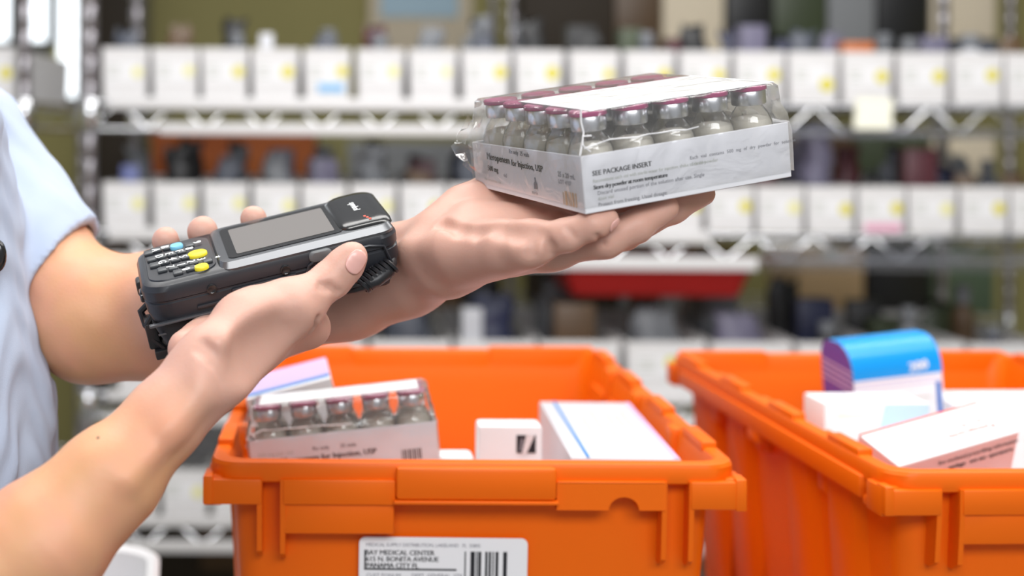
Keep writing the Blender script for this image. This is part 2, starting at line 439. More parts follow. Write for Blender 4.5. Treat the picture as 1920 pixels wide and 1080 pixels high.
# right hand round the scanner
R_mcp = [P(558, 600, 0.945), P(538, 610, 0.966), P(510, 625, 0.982), P(472, 640, 0.988)]
palm_r = [Prim(rw, m, 0.0165, 0.0135, 0.012) for m in R_mcp]
palm_r += chain([P(420, 668, 0.874), P(470, 618, 0.893), P(522, 585, 0.905)], [0.018, 0.0215, 0.0180], 0.014)     # thenar
palm_r += chain([P(350, 655, 0.905), P(390, 640, 0.935)], [0.0125, 0.018], 0.012)                                     # heel of the hand beyond the wrist
palm_r += [Prim(P(440, 682, 0.888), P(545, 606, 0.935), 0.0115, 0.0115, 0.012)]                                         # edge towards the index knuckle
palm_r += [Prim(P(545, 575, 0.908), P(585, 615, 0.935), 0.011, 0.011, 0.014)]                                         # web of the thumb
def curl(tipu, mcp, r):
    a = D(tipu + 0.004, 0.060, -0.062); b = D(tipu + 0.002, 0.0945, -0.046); c = D(tipu, 0.0965, -0.015); t = D(tipu - 0.001, 0.0855, -0.0005)
    return chain([mcp, a, b, c, t], [r + 0.0025, r + 0.001, r, r*0.93, r*0.86], 0.005)
def tip_u(px, py): return on_plane(px, py, SCAN, 0.004)[0]
fing_r = [curl(tip_u(478, 402), R_mcp[0], 0.0112), curl(tip_u(382, 428), R_mcp[1], 0.0120), curl(tip_u(313, 449), R_mcp[2], 0.0108)]
fing_r.append(chain([R_mcp[3], D(0.020, 0.052, -0.068), D(0.006, 0.088, -0.060), D(0.0, 0.098, -0.042)], [0.0105, 0.0095, 0.0085, 0.0075], 0.005))
thumb_r = chain([P(500, 598, 0.900), P(563, 568, 0.909), P(627, 519, 0.921), P(652, 494, 0.922), P(664, 479, 0.921)], [0.0175, 0.0140, 0.0113, 0.0108, 0.0086], 0.007)
fing_r.append(thumb_r)
body.limbs.append((palm_r, fing_r, 0.010))
# left hand under the vial pack
L_mcp = [P(992, 456, 0.897), P(1035, 464, 0.918), P(1052, 454, 0.942), P(1050, 428, 0.968)]
palm_l = [Prim(P(840, 482, 0.975), L_mcp[0], 0.0200, 0.0140, 0.012), Prim(P(842, 482, 0.98), L_mcp[1], 0.0200, 0.0145, 0.012),
          Prim(P(846, 470, 0.985), L_mcp[2], 0.0190, 0.0145, 0.012), Prim(P(846, 460, 0.99), L_mcp[3], 0.0180, 0.0135, 0.012)]
palm_l += [Prim(P(870, 470, 0.950), P(945, 462, 0.915), 0.0185, 0.0150, 0.012)]                                       # little-finger mound
palm_l += [Prim(P(905, 385, 1.000), P(1045, 418, 0.985), 0.0150, 0.0125, 0.02), Prim(P(890, 425, 0.968), P(1035, 438, 0.952), 0.0160, 0.0135, 0.02)]
palm_l += chain([P(845, 445, 0.995), P(880, 408, 1.005), P(910, 388, 1.015)], [0.0200, 0.0205, 0.0160], 0.012)        # thumb mound
fing_l = [chain([P(912, 372, 1.018), P(945, 325, 1.058), P(968, 292, 1.085)], [0.0150, 0.0115, 0.0085], 0.006)]        # thumb, up the far side of the pack
fing_l += [chain([L_mcp[0], P(1062, 440, 0.884), P(1110, 421, 0.878), P(1138, 409, 0.880)], [0.0125, 0.0098, 0.0086, 0.0068], 0.005),
           chain([L_mcp[1], P(1135, 450, 0.897), P(1195, 424, 0.900), P(1250, 391, 0.905)], [0.0135, 0.0108, 0.0100, 0.0078], 0.005),
           chain([L_mcp[2], P(1170, 437, 0.918), P(1262, 391, 0.926), P(1320, 364, 0.934)], [0.0135, 0.0108, 0.0092, 0.0070], 0.005),
           chain([L_mcp[3], P(1170, 420, 0.945), P(1255, 376, 0.958), P(1300, 350, 0.965)], [0.0130, 0.0105, 0.0092, 0.0072], 0.005)]
body.limbs.append((palm_l, fing_l, 0.010))
# skin creases, hollows and tendons, laid on the surface the eye meets
def surf(px, py, d0=0.78, d1=1.12):
    ds = np.arange(d0, d1, 0.001); q = np.array([P(px, py, k) for k in ds]); f = body(q); i = int(np.argmax(f < 0)); return ds[i]
def crease(pts, w, depth, k):
    ds = [surf(x, y) for x, y in pts]
    return [Prim(P(*pts[i], ds[i] + w - depth*2), P(*pts[i+1], ds[i+1] + w - depth*2), w, w, k) if False else Prim(P(*pts[i], ds[i] - w + depth), P(*pts[i+1], ds[i+1] - w + depth), w, w, k) for i in range(len(pts)-1)]
_cuts = []
for pts, w, dp, k in (([(600, 532), (617, 536), (634, 548)], .0016, .0010, .003), ([(596, 540), (612, 546)], .0012, .0007, .003), ([(592, 596), (584, 616), (570, 632)], .0018, .0011, .004),
                      ([(456, 690), (500, 664), (540, 636)], .0150, .0022, .016), ([(380, 642), (408, 668), (436, 706)], .0018, .0008, .004), ([(372, 655), (398, 680), (424, 716)], .0014, .0006, .004),
                      
                      ([(828, 420), (862, 428), (892, 432), (930, 424)], .0030, .0006, .006), ([(1004, 440), (1000, 456), (996, 474)], .0022, .0012, .005), ([(1022, 444), (1030, 462), (1032, 478)], .0020, .0010, .005),
                      ([(1066, 430), (1076, 446)], .0014, .0008, .003), ([(938, 430), (968, 436), (1000, 432)], .0040, .0009, .008), ([(1120, 440), (1132, 456)], .0014, .0008, .003)):
    _cuts += crease(pts, w, dp, k)
_ridge = []
for pts, r, up, k in (([(440, 652), (500, 622), (552, 590)], .0040, .0006, .012), ([(330, 790), (392, 716), (440, 672)], .0034, .0005, .012), ([(240, 900), (318, 812), (380, 742)], .0030, .0007, .012), ([(700, 486), (770, 470), (830, 462)], .0035, .0009, .012)):
    ds = [surf(x, y) for x, y in pts]
    _ridge += [Prim(P(*pts[i], ds[i] + r - up), P(*pts[i+1], ds[i+1] + r - up), r, r, k) for i in range(len(pts)-1)]
body.base += _ridge
body.cuts = _cuts
def skin_detail(d, p):
    n = (np.sin(p[:,0]*95 + 1.3*np.sin(p[:,2]*70)) + np.sin(p[:,1]*88 + p[:,2]*63 + 1.1) + np.sin(p[:,2]*120 - p[:,0]*47))
    m = np.sin(p[:,0]*260 + 2*np.sin(p[:,1]*190)) + np.sin(p[:,2]*240 + 2.1*np.sin(p[:,0]*170) + p[:,1]*120)
    return d + 0.00030*n + 0.00010*m
body.extra = skin_detail
person = net_object('person', body, (-0.56, 0.72, -0.66), (0.36, 1.34, 0.40), 0.0021, M['skin'])
_co = np.empty(len(person.data.vertices)*3); person.data.vertices.foreach_get('co', _co); _co = _co.reshape(-1, 3)
_pa = np.zeros(len(_co))
for _c, _r0, _r1 in ((P(480, 560, 0.94), .105, .145), (P(985, 440, 0.93), .105, .17)):
    _t = np.clip((_r1 - np.linalg.norm(_co - _c, axis=1))/(_r1 - _r0), 0, 1); _pa = np.maximum(_pa, _t*_t*(3 - 2*_t))
person.data.attributes.new('palm', 'FLOAT', 'POINT').data.foreach_set('value', _pa)
tag(person, 'person in a pale blue short-sleeved shirt holding a scanner and a pack of vials', 'person')
def nail(name, tip, along, out, ln, wd):
    along = _v(along)/np.linalg.norm(along); out = _v(out); out = out - along*(out @ along); out /= np.linalg.norm(out)
    side = np.cross(along, out); nu, nv = 15, 13; pts = []
    for i in range(nu):
        for j in range(nv):
            x, y = i/(nu-1)*2 - 1, j/(nv-1)*2 - 1
            sx, sy = x*math.sqrt(1 - 0.42*y*y), y*math.sqrt(1 - 0.42*x*x)
            pts.append(_v(tip) + along*sx*ln/2 + side*sy*wd/2 + out*0.014)
    p = np.array(pts)
    for _ in range(90):
        v = body(p); p = p - out*np.clip(v - 0.00045, -0.0005, 0.0005)[:, None]
    b = MB(); b.add(p, [[i*nv + j, (i+1)*nv + j, (i+1)*nv + j + 1, i*nv + j + 1] for i in range(nu-1) for j in range(nv-1)])
    o = b.build(name, M['nail'], person, 80)
    s = o.modifiers.new('s', 'SOLIDIFY'); s.thickness = 0.0006; s.offset = -1
    return o
nail('thumbnail', P(666, 489, 0.915), P(672, 472, 0.92) - P(640, 512, 0.92), (0.42, -0.88, 0.12), 0.0150, 0.0125)
nail('fingernail', P(1140, 403, 0.880), P(1138, 405, 0.880) - P(1110, 418, 0.878), (0.3, -0.5, -0.8), 0.009, 0.008)

for _x, _y, _r in ((184, 821, .0011), (115, 948, .0008)):
    _ds = np.arange(0.78, 1.0, 0.0005); _q = np.array([P(_x, _y, k) for k in _ds]); _p = _q[int(np.argmax(body(_q) < 0))]
    _n = grad(body, _p[None])[0]; _m = MB(); _m.lathe([(0.0, -.0004), (_r, -.0002), (_r*.8, .0003), (0.0, .0004)], 12, T=frame(_p, np.cross(_n, (0.3, 0.2, 1)), np.cross(_n, np.cross(_n, (0.3, 0.2, 1)))), cap0=False, cap1=False)
    _m.build('mole', M['c_brown'], person, 80)
shirt = Field()
cuff_n = _v((0.86, -0.12, -0.50)); cuff_n /= np.linalg.norm(cuff_n)
cuff_p = P(108, 500, 1.11)
sl_axis0, sl_axis1 = P(-95, 272, 1.20), P(128, 578, 1.108)
sl = [Prim(sl_axis0, sl_axis1, 0.061, 0.0585, 0.02)]
slr = [Prim(SHR, SHR + (ELR - SHR)*0.62, 0.066, 0.060, 0.02)]
trunk = [Prim((-0.364, 1.02, -0.02), (-0.341, 1.02, -0.22), 0.122, 0.124, 0.04, ((0,1,0), 0.70)),
         Prim((-0.341, 1.02, -0.22), (-0.321, 1.02, -0.50), 0.124, 0.130, 0.04, ((0,1,0), 0.72)),
         Prim((-0.385, 0.98, 0.0), SHR, 0.080, 0.066, 0.04), Prim((-0.385, 1.05, 0.0), sl_axis0, 0.080, 0.060, 0.04)]
def shirt_f(p, c=None, R=0):
    s = ev_list(sl, p, c, R); dcut = (p - cuff_p) @ cuff_n; s = np.maximum(s, dcut)
    r = ev_list(slr, p, c, R); e = (ELR - SHR)/np.linalg.norm(ELR - SHR); r = np.maximum(r, (p - (SHR + (ELR - SHR)*0.6)) @ e)
    t = ev_list(trunk, p, c, R)
    t = np.maximum(t, -(p[:,2] + 0.585))
    t = np.maximum(t, p[:,2] - 0.075 + 0.25*np.abs(p[:,1] - 1.02) - 0.0)
    out = smin(smin(t, s, 0.012), r, 0.02)
    x, y, z = p[:,0], p[:,1], p[:,2]
    fold = np.sin(34*z + 22*y + 9*np.sin(14*x + 5)) * np.sin(19*y - 15*x + 2.0) + 0.6*np.sin(61*z - 43*y + 30*x + 2.2*np.sin(23*y)) + 0.45*np.sin(90*(x + 0.4*z) + 3*np.sin(40*y))
    q_ = np.clip(np.abs(dcut)/0.06, 0.25, 1)
    out = out + q_*0.0030*fold + 0.0014*np.sin(150*z + 60*x + 4*np.sin(50*y + 30*x))*np.sin(70*y - 50*z)
    cav = np.maximum(Prim(P(30, 440, 1.148), P(150, 608, 1.10), 0.0500, 0.0510, 0.004)(p), -(dcut + 0.016))
    out = -smin(-out, cav, 0.003)
    return out
sh = net_object('shirt', shirt_f, (-0.62, 0.70, -0.62), (-0.12, 1.36, 0.14), 0.0035, M['shirt'], person)
_h = MB(); _ds = np.arange(0.80, 1.10, 0.0015); _q = np.array([P(-5, 480, k) for k in _ds]); _p = _q[int(np.argmax(shirt_f(_q) < 0))]
_h.lathe([(0.0, -.004), (.0070, -.004), (.0088, -.0015), (.0088, .0015), (.0066, .0034), (0.0, .0040)], 20, T=frame(_p, (1, 0, 0), (0, 0, 1)) @ Matrix.Diagonal((.7, 1.25, 1, 1)), cap0=False, cap1=False)
_b = _h.build('button', M['gloss_black'], person, 50); _b['label'] = 'black oval button'
def trouser_f(p, c=None, R=0):
    pr = [Prim((-0.335, 1.02, -0.50), (-0.335, 1.02, -0.60), 0.11, 0.115, 0.03, ((0,1,0), 0.72))]
    for sy in (-1, 1):
        pr += chain([(-0.335, 1.02 + sy*0.085, -0.60), (-0.325, 1.02 + sy*0.095, -0.95), (-0.345, 1.02 + sy*0.10, -1.33)], [0.088, 0.066, 0.052], 0.03)
    return ev_list(pr, p, c, R)
net_object('trousers', trouser_f, (-0.52, 0.75, -1.42), (-0.16, 1.29, -0.36), 0.010, M['trouser'], person)
for sy in (-1, 1):
    b = MB(); y = 1.02 + sy*0.10
    b.loft([[(-0.30 + 1.35*q[0]*s, y + q[1]*s*0.9, z) for q in rrect(0.10, 0.048, 0.045, 6)] for s, z in ((0.95, -1.40), (1.0, -1.385), (0.98, -1.36), (0.62, -1.315))])
    b.build('shoe', M['black'], person)
def hair_f(p, c=None, R=0):
    o = ev_list([Prim((-0.385, 1.02, 0.24), (-0.395, 1.02, 0.275), 0.092, 0.097, 0.02)], p, c, R)
    o = np.maximum(o, -((p[:,2] - 0.255) + 0.9*(-(p[:,0] + 0.40))))
    return o + 0.0015*np.sin(180*p[:,1])*np.sin(90*p[:,2])
net_object('hair', hair_f, (-0.52, 0.90, 0.10), (-0.26, 1.14, 0.40), 0.006, M['hair'], person)

# ------------------------------------------------------------------ the hand-held scanner
scan = root('barcode_scanner', 'charcoal handheld barcode scanner with keypad and screen, gripped in the near hand', 'scanner', SCAN)
b = MB()
def ring(ins, w, rk=0.016, rt=0.013):
    """outline of the housing at height w, inset by ins: wide round corners at the keypad end, tighter at the head"""
    x0, x1, y0, y1 = ins, SL - ins, ins, SW - ins; pts = []
    for cx, cy, r, a0 in ((x1 - rt, y1 - rt, rt, 0), (x0 + rk, y1 - rk, rk, 90), (x0 + rk, y0 + rk, rk, 180), (x1 - rt, y0 + rt, rt, 270)):
        for i in range(7):
            a = math.radians(a0 + 90*i/6); pts.append((cx + r*math.cos(a), cy + r*math.sin(a), w))
    return pts
b.loft([ring(0.0075, -0.0265), ring(0.0025, -0.0250), ring(0.0008, -0.0190), ring(0.0005, -0.0125), ring(0.0012, -0.0118), ring(0.0012, -0.0110), ring(0.0003, -0.0102), ring(0.0, -0.0045), ring(0.0014, -0.0014), ring(0.0042, 0.0)])
b.build('housing', M['charcoal'], scan, 30)
b = MB()   # grip and battery below
def ring2(x0, x1, y0, y1, w, r=0.010): return [(x, y, w) for x, y in rrect((x1-x0)/2, (y1-y0)/2, r, 6, (x0+x1)/2, (y0+y1)/2)]
b.loft([ring2(0.014, 0.098, 0.014, 0.066, -0.0535), ring2(0.010, 0.102, 0.009, 0.070, -0.0510), ring2(0.0045, 0.112, 0.005, 0.074, -0.0345), ring2(0.002, 0.122, 0.0035, 0.076, -0.0262)])
b.build('battery_grip', M['black'], scan, 30)
b = MB()   # screen frame with its bright chamfer
u0, u1 = 0.048, SL - 0.002
def slab(x0, x1, y0, y1, w, r): return [(x, y, w) for x, y in rrect((x1-x0)/2, (y1-y0)/2, r, 6, (x0+x1)/2, (y0+y1)/2)]
b.loft([slab(u0, u1, 0.0012, SW - 0.0012, -0.0022, 0.009), slab(u0, u1, 0.0008, SW - 0.0010, -0.0004, 0.009), slab(u0 + 0.0014, u1 - 0.001, 0.0058, SW - 0.0050, 0.0024, 0.008),
        slab(u0 + 0.004, u1 - 0.004, 0.0085, SW - 0.0075, 0.0026, 0.006)], cap0=False, cap1=True)
b.build('screen_frame', M['bezel'], scan, 25)
b = MB(); b.loft([slab(0.055, 0.126, 0.0100, SW - 0.0100, 0.0024, 0.004), slab(0.055, 0.126, 0.0100, SW - 0.0100, 0.0030, 0.004)]); b.build('screen_surround', M['gloss_black'], scan, 30)
b = MB(); b.loft([slab(0.0605, 0.1215, 0.0150, SW - 0.0155, 0.0030, 0.0015), slab(0.0605, 0.1215, 0.0150, SW - 0.0155, 0.00325, 0.0015)]); b.build('screen', M['screen'], scan, 30)
b = MB()   # head cap
b.loft([slab(0.1235, SL - 0.0005, 0.0070, SW - 0.0030, 0.0005, 0.010), slab(0.1245, SL - 0.0010, 0.0080, SW - 0.0035, 0.0030, 0.010), slab(0.1270, SL - 0.0030, 0.0110, SW - 0.0060, 0.0046, 0.010), slab(0.1320, SL - 0.0080, 0.017, SW - 0.012, 0.0052, 0.008)])
hc = b.build('head_cap', M['gloss_black'], scan, 60)
b = MB(); write(b, 'symbol', 0.0062, frame((0.1385, 0.054, 0.00535), (0.0, -1, 0.0), (1, 0, 0)), bold=0.0004); b.build('printed_name', M['key_print'], hc, smooth=False)
b = MB()
for i in range(3): b.box((0.1415 + 0.001*i, 0.0205 - 0.0034*i, 0.0042), (0.1430 + 0.001*i, 0.0230 - 0.0034*i, 0.0053))
b.build('indicator_light', M['red_ink'], hc)
# keypad
b = MB(); b.loft([slab(0.0055, 0.047, 0.0062, SW - 0.0062, -0.0005, 0.011), slab(0.0060, 0.047, 0.0068, SW - 0.0068, 0.0008, 0.011)]); b.build('keypad_plate', M['charcoal'], scan, 30)
zx, zy = 250, 370
rows = [[(103,383,'A'),(165,362,'B'),(235,345,'C'),(390,328,'9')], [(125,427,'D'),(195,408,'E'),(265,390,'F'),(335,372,'8')], [(145,468,'G'),(218,445,'4'),(292,428,'5'),(362,410,'6')],
        [(200,500,'7'),(277,485,'1'),(347,463,'2'),(418,447,'3')], [(310,517,'0'),(397,490,'.'),(518,435,'*')]]
for r_ in rows:
    for x, y, ch in r_:
        u, v = on_plane(zx + x/3.726, zy + y/3.726, SCAN, 0.0022)
        k = MB(); k.box((-0.0029, -0.0038, 0), (0.0029, 0.0038, 0.0018), 0, 0.0008, 2)
        write(k, ch, 0.0074, frame((0.0026, 0, 0.00188), (0, -1, 0), (1, 0, 0)), 1, 'CENTER', bold=0.0007)
        o = k.build('key', [M['key'], M['key_print']], scan); o.location = (u, v, 0.0007)
for x, y, mm, rx, ry in ((445, 390, 'key_yellow', 0.0062, 0.0056), (475, 482, 'key_yellow', 0.0044, 0.0044), (300, 338, 'key_blue', 0.0042, 0.0046)):
    u, v = on_plane(zx + x/3.726, zy + y/3.726, SCAN, 0.0022)
    k = MB(); k.loft([[(a[0], a[1], z) for a in rrect(rx*s, ry*s, min(rx, ry)*s*0.9, 6)] for s, z in ((1, 0), (1, 0.0014), (0.86, 0.0022))])
    o = k.build('key', M[mm], scan, 50); o.location = (u, v, 0.0007); o['label'] = ('yellow' if 'yellow' in mm else 'pale blue') + ' rounded key'
SIDE = SCAN @ Matrix(((1,0,0,0),(0,0,-1,0),(0,1,0,0),(0,0,0,1)))      # x = u, y = w, z = -v
def side(px, py, v=0.0): return on_plane(px, py, SIDE, -v)
# near side: rubber panel lines, trigger button, screws
b = MB()
b.box((0.052, -0.0012, -0.0205), (0.092, 0.002, -0.0120), 0, 0.0011); b.box((0.030, -0.0009, -0.0195), (0.052, 0.002, -0.0175), 0, 0.0006)
b.tube([(0.096, -0.0002, -0.019), (0.100, -0.0009, -0.0095), (0.106, -0.0009, -0.0062), (0.138, -0.0009, -0.0062), (0.147, -0.0009, -0.0085), (0.150, -0.0002, -0.020)], 0.0009, 6)
b.build('side_guard', M['charcoal'], scan, 40)
for u, w in (side(397, 541), side(535, 505)):
    k = MB(); T = frame((u, -0.0005, w), (1,0,0), (0,0,1))
    k.lathe([(0.0030, -0.0005), (0.0030, 0.0012), (0.0024, 0.0014), (0.0016, 0.0009), (0.0, 0.0008)], 14, T=T); k.build('screw', M['gloss_black'], scan, 40)
u, w = side(601, 478)
b = MB(); b.loft([[(u + q[0]*s, y, w + q[1]*s) for q in rrect(0.0072, 0.0034, 0.0032, 6)] for y, s in ((0.001, 1), (-0.0014, 1), (-0.0024, 0.8))])
b.build('side_button', M['grey_rubber'], scan, 50)
b = MB()   # keypad-end button and strap clip
b.loft([[(x, SW*0.34 + q[0]*s, -0.0125 + q[1]*s) for q in rrect(0.0060, 0.0036, 0.0034, 6)] for x, s in ((0.002, 1), (-0.0010, 1), (-0.0018, 0.8))]); b.build('end_button', M['gloss_black'], scan, 50)
b = MB()
b.box((-0.0030, 0.040, -0.0180), (0.003, 0.052, -0.0080), 0, 0.0018); b.tube([(0.004, 0.052, -0.026), (-0.004, 0.051, -0.031), (-0.003, 0.050, -0.040), (0.004, 0.048, -0.050), (0.014, 0.046, -0.0525)], 0.0024, 8)
b.tube([(0.004, 0.034, -0.028), (-0.002, 0.033, -0.034), (-0.001, 0.032, -0.043), (0.006, 0.030, -0.0515), (0.016, 0.030, -0.0525)], 0.0022, 8)
b.box((-0.001, 0.026, -0.0560), (0.022, 0.054, -0.0500), 0, 0.0012); b.box((-0.0035, 0.030, -0.0500), (0.004, 0.050, -0.0330), 0, 0.0015); b.build('strap_clip', M['black'], scan, 40)
b = MB()   # hand strap under the head and its coiled tether
T3 = lambda px, py, v: (side(px, py, v)[0], v, side(px, py, v)[1])
path = [(0.153, 0.020, -0.018), T3(733, 494, 0.004), T3(724, 512, -0.003), T3(705, 526, -0.006), T3(685, 534, -0.006), T3(664, 543, -0.005), T3(646, 548, -0.002), T3(625, 545, 0.006)]
b.tube(path, [0.004, 0.0040, 0.0044, 0.0042, 0.0036, 0.0022, 0.0014, 0.0012], 8)
b.tube([T3(690, 530, -0.008), T3(670, 535, -0.008), T3(650, 540, -0.006), T3(630, 538, 0.004)], 0.0011, 6)
for i in range(8):
    t = i/7; q0 = T3(732 - 52*t, 497 + 38*t, 0.001 - 0.006*t)
    T = frame(q0, (0.8, 0.2, 0.5), (-0.4, 0.3, 0.85))
    b.tube([tuple(T @ Vector((0, 0.0052*math.cos(a), 0.0052*math.sin(a)))) for a in [2*math.pi*k/12 for k in range(13)]], 0.0013, 5)
b.box((0.118, 0.012, -0.040), (0.150, 0.066, -0.026), 0, 0.004)
b.build('tether_strap', M['black'], scan, 50)
b = MB(); b.box((0.0, -0.0008, -0.0246), (0.094, 0.003, -0.0228), 0, 0.0007); b.box((0.004, 0.0060, -0.0330), (0.100, 0.0075, -0.0316), 0, 0.0005); b.build('seam_line', M['bezel'], scan)

# ------------------------------------------------------------------ shrink-wrapped packs of vials
PS, PH = 0.150, 0.0354
def vial_pack(name, label, mw, detail=0, ny=5):
    pitch = (PS - 0.004)/5; PY = 0.004 + pitch*ny
    rt = root(name, label, 'vial pack', mw, None)
    b = MB(); t = 0.0012
    o = [(0,0),(PS,0),(PS,PY),(0,PY)]; i_ = [(t,t),(PS-t,t),(PS-t,PY-t),(t,PY-t)]
    hz = [PH, PH, PH*0.93, PH*0.88]
    b.loft([rr for rr in ([(x, y, 0) for x, y in o], [(x, y, hz[k]) for k, (x, y) in enumerate(o)], [(x, y, hz[k]) for k, (x, y) in enumerate(i_)], [(x, y, 0.002) for x, y in i_])])
    tr = b.build('tray', M['carton'], rt, 30)
    bv = tr.modifiers.new('b', 'BEVEL'); bv.width = 0.0007; bv.segments = 2
    # printing on the tray
    L = lambda d, c: frame((-0.0003, d, c), (0, -1, 0), (0, 0, 1))
    R = lambda a, c: frame((a, -0.0003, c), (1, 0, 0), (0, 0, 1))
    b = MB()
    if detail == 0:
        write(b, 'Rx only  25 vials', 0.0042, L(0.094, 0.0285), 1, bold=0.0003)
        write(b, 'Meropenem', 0.0068, L(0.128, 0.0212), 0, bold=0.0005); write(b, 'for Injection, USP', 0.0060, L(0.092, 0.0205), 0, bold=0.0004)
        write(b, '500 mg', 0.0052, L(0.128, 0.0135), 0, bold=0.0003); write(b, 'vial', 0.0040, L(0.105, 0.0115), 1)
        write(b, 'For intravenous use', 0.0030, L(0.134, 0.0060), 2)
        write(b, '25 x 20 mL', 0.0046, L(0.030, 0.0202), 0); write(b, 'LOT 4107', 0.0038, L(0.030, 0.0158), 1)
        for k, x in enumerate((0, .0024, .0040, .0068, .0086, .0112, .0128, .0152)): b.quad((-0.0003, 0.0255 - x, 0.003), (-0.0003, 0.0255 - x - (0.0013 if k % 3 else 0.0008), 0.003), (-0.0003, 0.0255 - x - (0.0013 if k % 3 else 0.0008), 0.0118 - 0.001*(k == 0)), (-0.0003, 0.0255 - x, 0.0118 - 0.001*(k == 0)), 3)
        # small bottle symbol
        b.add([(-0.0003, 0.0605 - x, 0.0085 + z) for x, z in ((-.0022,0),(.0022,0),(.0022,.0034),(.0008,.0048),(.0008,.0075),(-.0008,.0075),(-.0008,.0048),(-.0022,.0034))], [list(range(8))], 1)
        write(b, 'sterile', 0.0034, L(0.0665, 0.0048), 1)
        write(b, 'SEE PACKAGE INSERT', 0.0043, R(0.0065, 0.0225), 0, bold=0.0002)
        write(b, 'Reconstitute each vial with sterile water for injection, shake to dissolve', 0.0031, R(0.0065, 0.0183), 2, spacing=0.92)
        write(b, 'Store dry powder at room temperature', 0.0036, R(0.0065, 0.0142), 0, spacing=0.9, bold=0.0003)
        write(b, 'Discard unused portion of the solution after use. Single', 0.0034, R(0.0090, 0.0105), 1, spacing=1.0); write(b, 'dose vial', 0.0032, R(0.0090, 0.0072), 2)
        write(b, 'Protect from freezing. Usual dosage:', 0.0033, R(0.0090, 0.0034), 1)
        write(b, 'Each  vial  contains  500  mg  of  dry  powder  for  solution', 0.0031, R(0.0755, 0.0222), 1, spacing=1.05); write(b, 'Sterile powder', 0.0032, R(0.0765, 0.0182), 2)
    else:
        write(b, 'Rx only       25 vials', 0.0044, R(0.050, 0.0225), 1, bold=0.0002)
        write(b, 'Meropenem for Injection, USP', 0.0062, R(0.024, 0.0150), 0, bold=0.0005)
        write(b, '500 mg per vial', 0.0046, R(0.006, 0.0215), 2)
        for k in range(9): b.quad((0.1205 + 0.0019*k, -0.0003, 0.007), (0.1205 + 0.0019*k + (0.0012 if k % 2 else 0.0007), -0.0003, 0.007), (0.1205 + 0.0019*k + (0.0012 if k % 2 else 0.0007), -0.0003, 0.0155), (0.1205 + 0.0019*k, -0.0003, 0.0155), 0)
    b.build('printed_text', [M['ink'], M['grey_ink'], M['faint_ink'], M['card']], tr, smooth=False, fix=False)
    # vials
    proto = None
    for i in range(5):
        for j in range(ny):
            if proto is None:
                b = MB(); b.lathe([(0.0128, 0.0025), (0.0143, 0.004), (0.0143, 0.0340), (0.0137, 0.0375), (0.0112, 0.0430), (0.0088, 0.0462), (0.0080, 0.0475), (0.0080, 0.0495)], 20)
                v = b.build('vial', M['glass'], rt, 40)
                b = MB(); b.lathe([(0.0118, 0.0035), (0.0132, 0.0050), (0.0134, 0.0345), (0.0122, 0.0385), (0.006, 0.0405), (0.0, 0.041)], 16, cap1=False); b.build('powder', M['powder'], v, 40)
                b = MB(); b.lathe([(0.0080, 0.0478), (0.0106, 0.0480), (0.0109, 0.0488), (0.0109, 0.0565), (0.0104, 0.0572)], 20); b.build('crimp', M['alu'], v, 40)
                b = MB(); b.lathe([(0.0100, 0.0570), (0.0116, 0.0572), (0.0117, 0.0594), (0.0110, 0.0602)], 20); b.build('cap', M['magenta'], v, 40)
                proto = v
            else: v = copy_tree(proto, rt)
            v.location = (0.002 + pitch*(i + 0.5), 0.002 + pitch*(j + 0.5), 0); v.rotation_euler.z = random.random()*6
    # white card on the caps, enlarged to stand in for the film's sheen
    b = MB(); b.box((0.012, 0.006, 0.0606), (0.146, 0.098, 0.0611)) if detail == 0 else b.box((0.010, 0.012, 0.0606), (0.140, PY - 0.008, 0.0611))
    b.build('sheen_card', M['white'], rt)
    # shrink film
    b = MB(); rng = np.random.RandomState(3 + detail); n = 72; loops = []
    prof = [(-0.0012, 0.004), (-0.0014, 0.016), (-0.0014, 0.030), (-0.0008, 0.0365), (0.0005, 0.0410), (0.0022, 0.0480), (0.0028, 0.0545), (0.0034, 0.0590), (0.0055, 0.0612), (0.014, 0.0617), (0.045, 0.0617)]
    for kk, (ins, z) in enumerate(prof):
        L_ = []
        for i in range(n):
            s = i/n*4; side = int(s); f = s - side; r = 0.008
            q = [(ins, f), (f, 1), (1, 1 - f), (1 - f, 0)]
            lo, hi, hy_ = min(ins, 0.024), PS - ins, PY - min(ins, 0.024)
            x, y = [(lo + (hi-lo)*f, lo), (hi, lo + (hy_-lo)*f), (hi - (hi-lo)*f, hy_), (lo, hy_ - (hy_-lo)*f)][side]
            w = 0.0012*math.sin(5*math.pi*2*f)*(1 if 3 <= kk <= 7 else 0.1)     # the film sinks between the vials
            a = rng.normal(0, 0.0005) if kk > 2 else 0
            nx, ny = [(0,-1),(1,0),(0,1),(-1,0)][side]
            z2 = z + (rng.normal(0, 0.0003) if 2 < kk < 8 else 0)
            L_.append((x + nx*(a - w), y + ny*(a - w), z2))
        loops.append(L_)
    b.loft(loops, 0, cap0=False, cap1=True)
    # gathered corner and seam of the film
    b.build('film', M['film'], rt, 70)
    b = MB()
    b.tube([(0.004 + 0.0015*rng.normal(), -0.0012, 0.040)] + [(0.012 + 0.009*k, 0.0005 + 0.0005*rng.normal(), 0.0425 - 0.0002*k + 0.0006*rng.normal()) for k in range(9)], 0.0005, 5)
    b.tube([(-0.001, -0.001, 0.036), (0.002, 0.0006, 0.043), (0.0045, 0.0022, 0.049), (0.0038, 0.003, 0.056), (0.005, 0.004, 0.063)], 0.0006, 5)
    b.tube([(0.006, -0.0013, 0.0375), (0.0015, -0.0008, 0.042), (0.003, 0.0008, 0.047), (0.009, 0.0012, 0.0465)], 0.0006, 5)
    b.build('film_seam', M['strip'], rt)
    # crumpled fold of film at the far left corner
    b = MB(); g = 9; vs = []
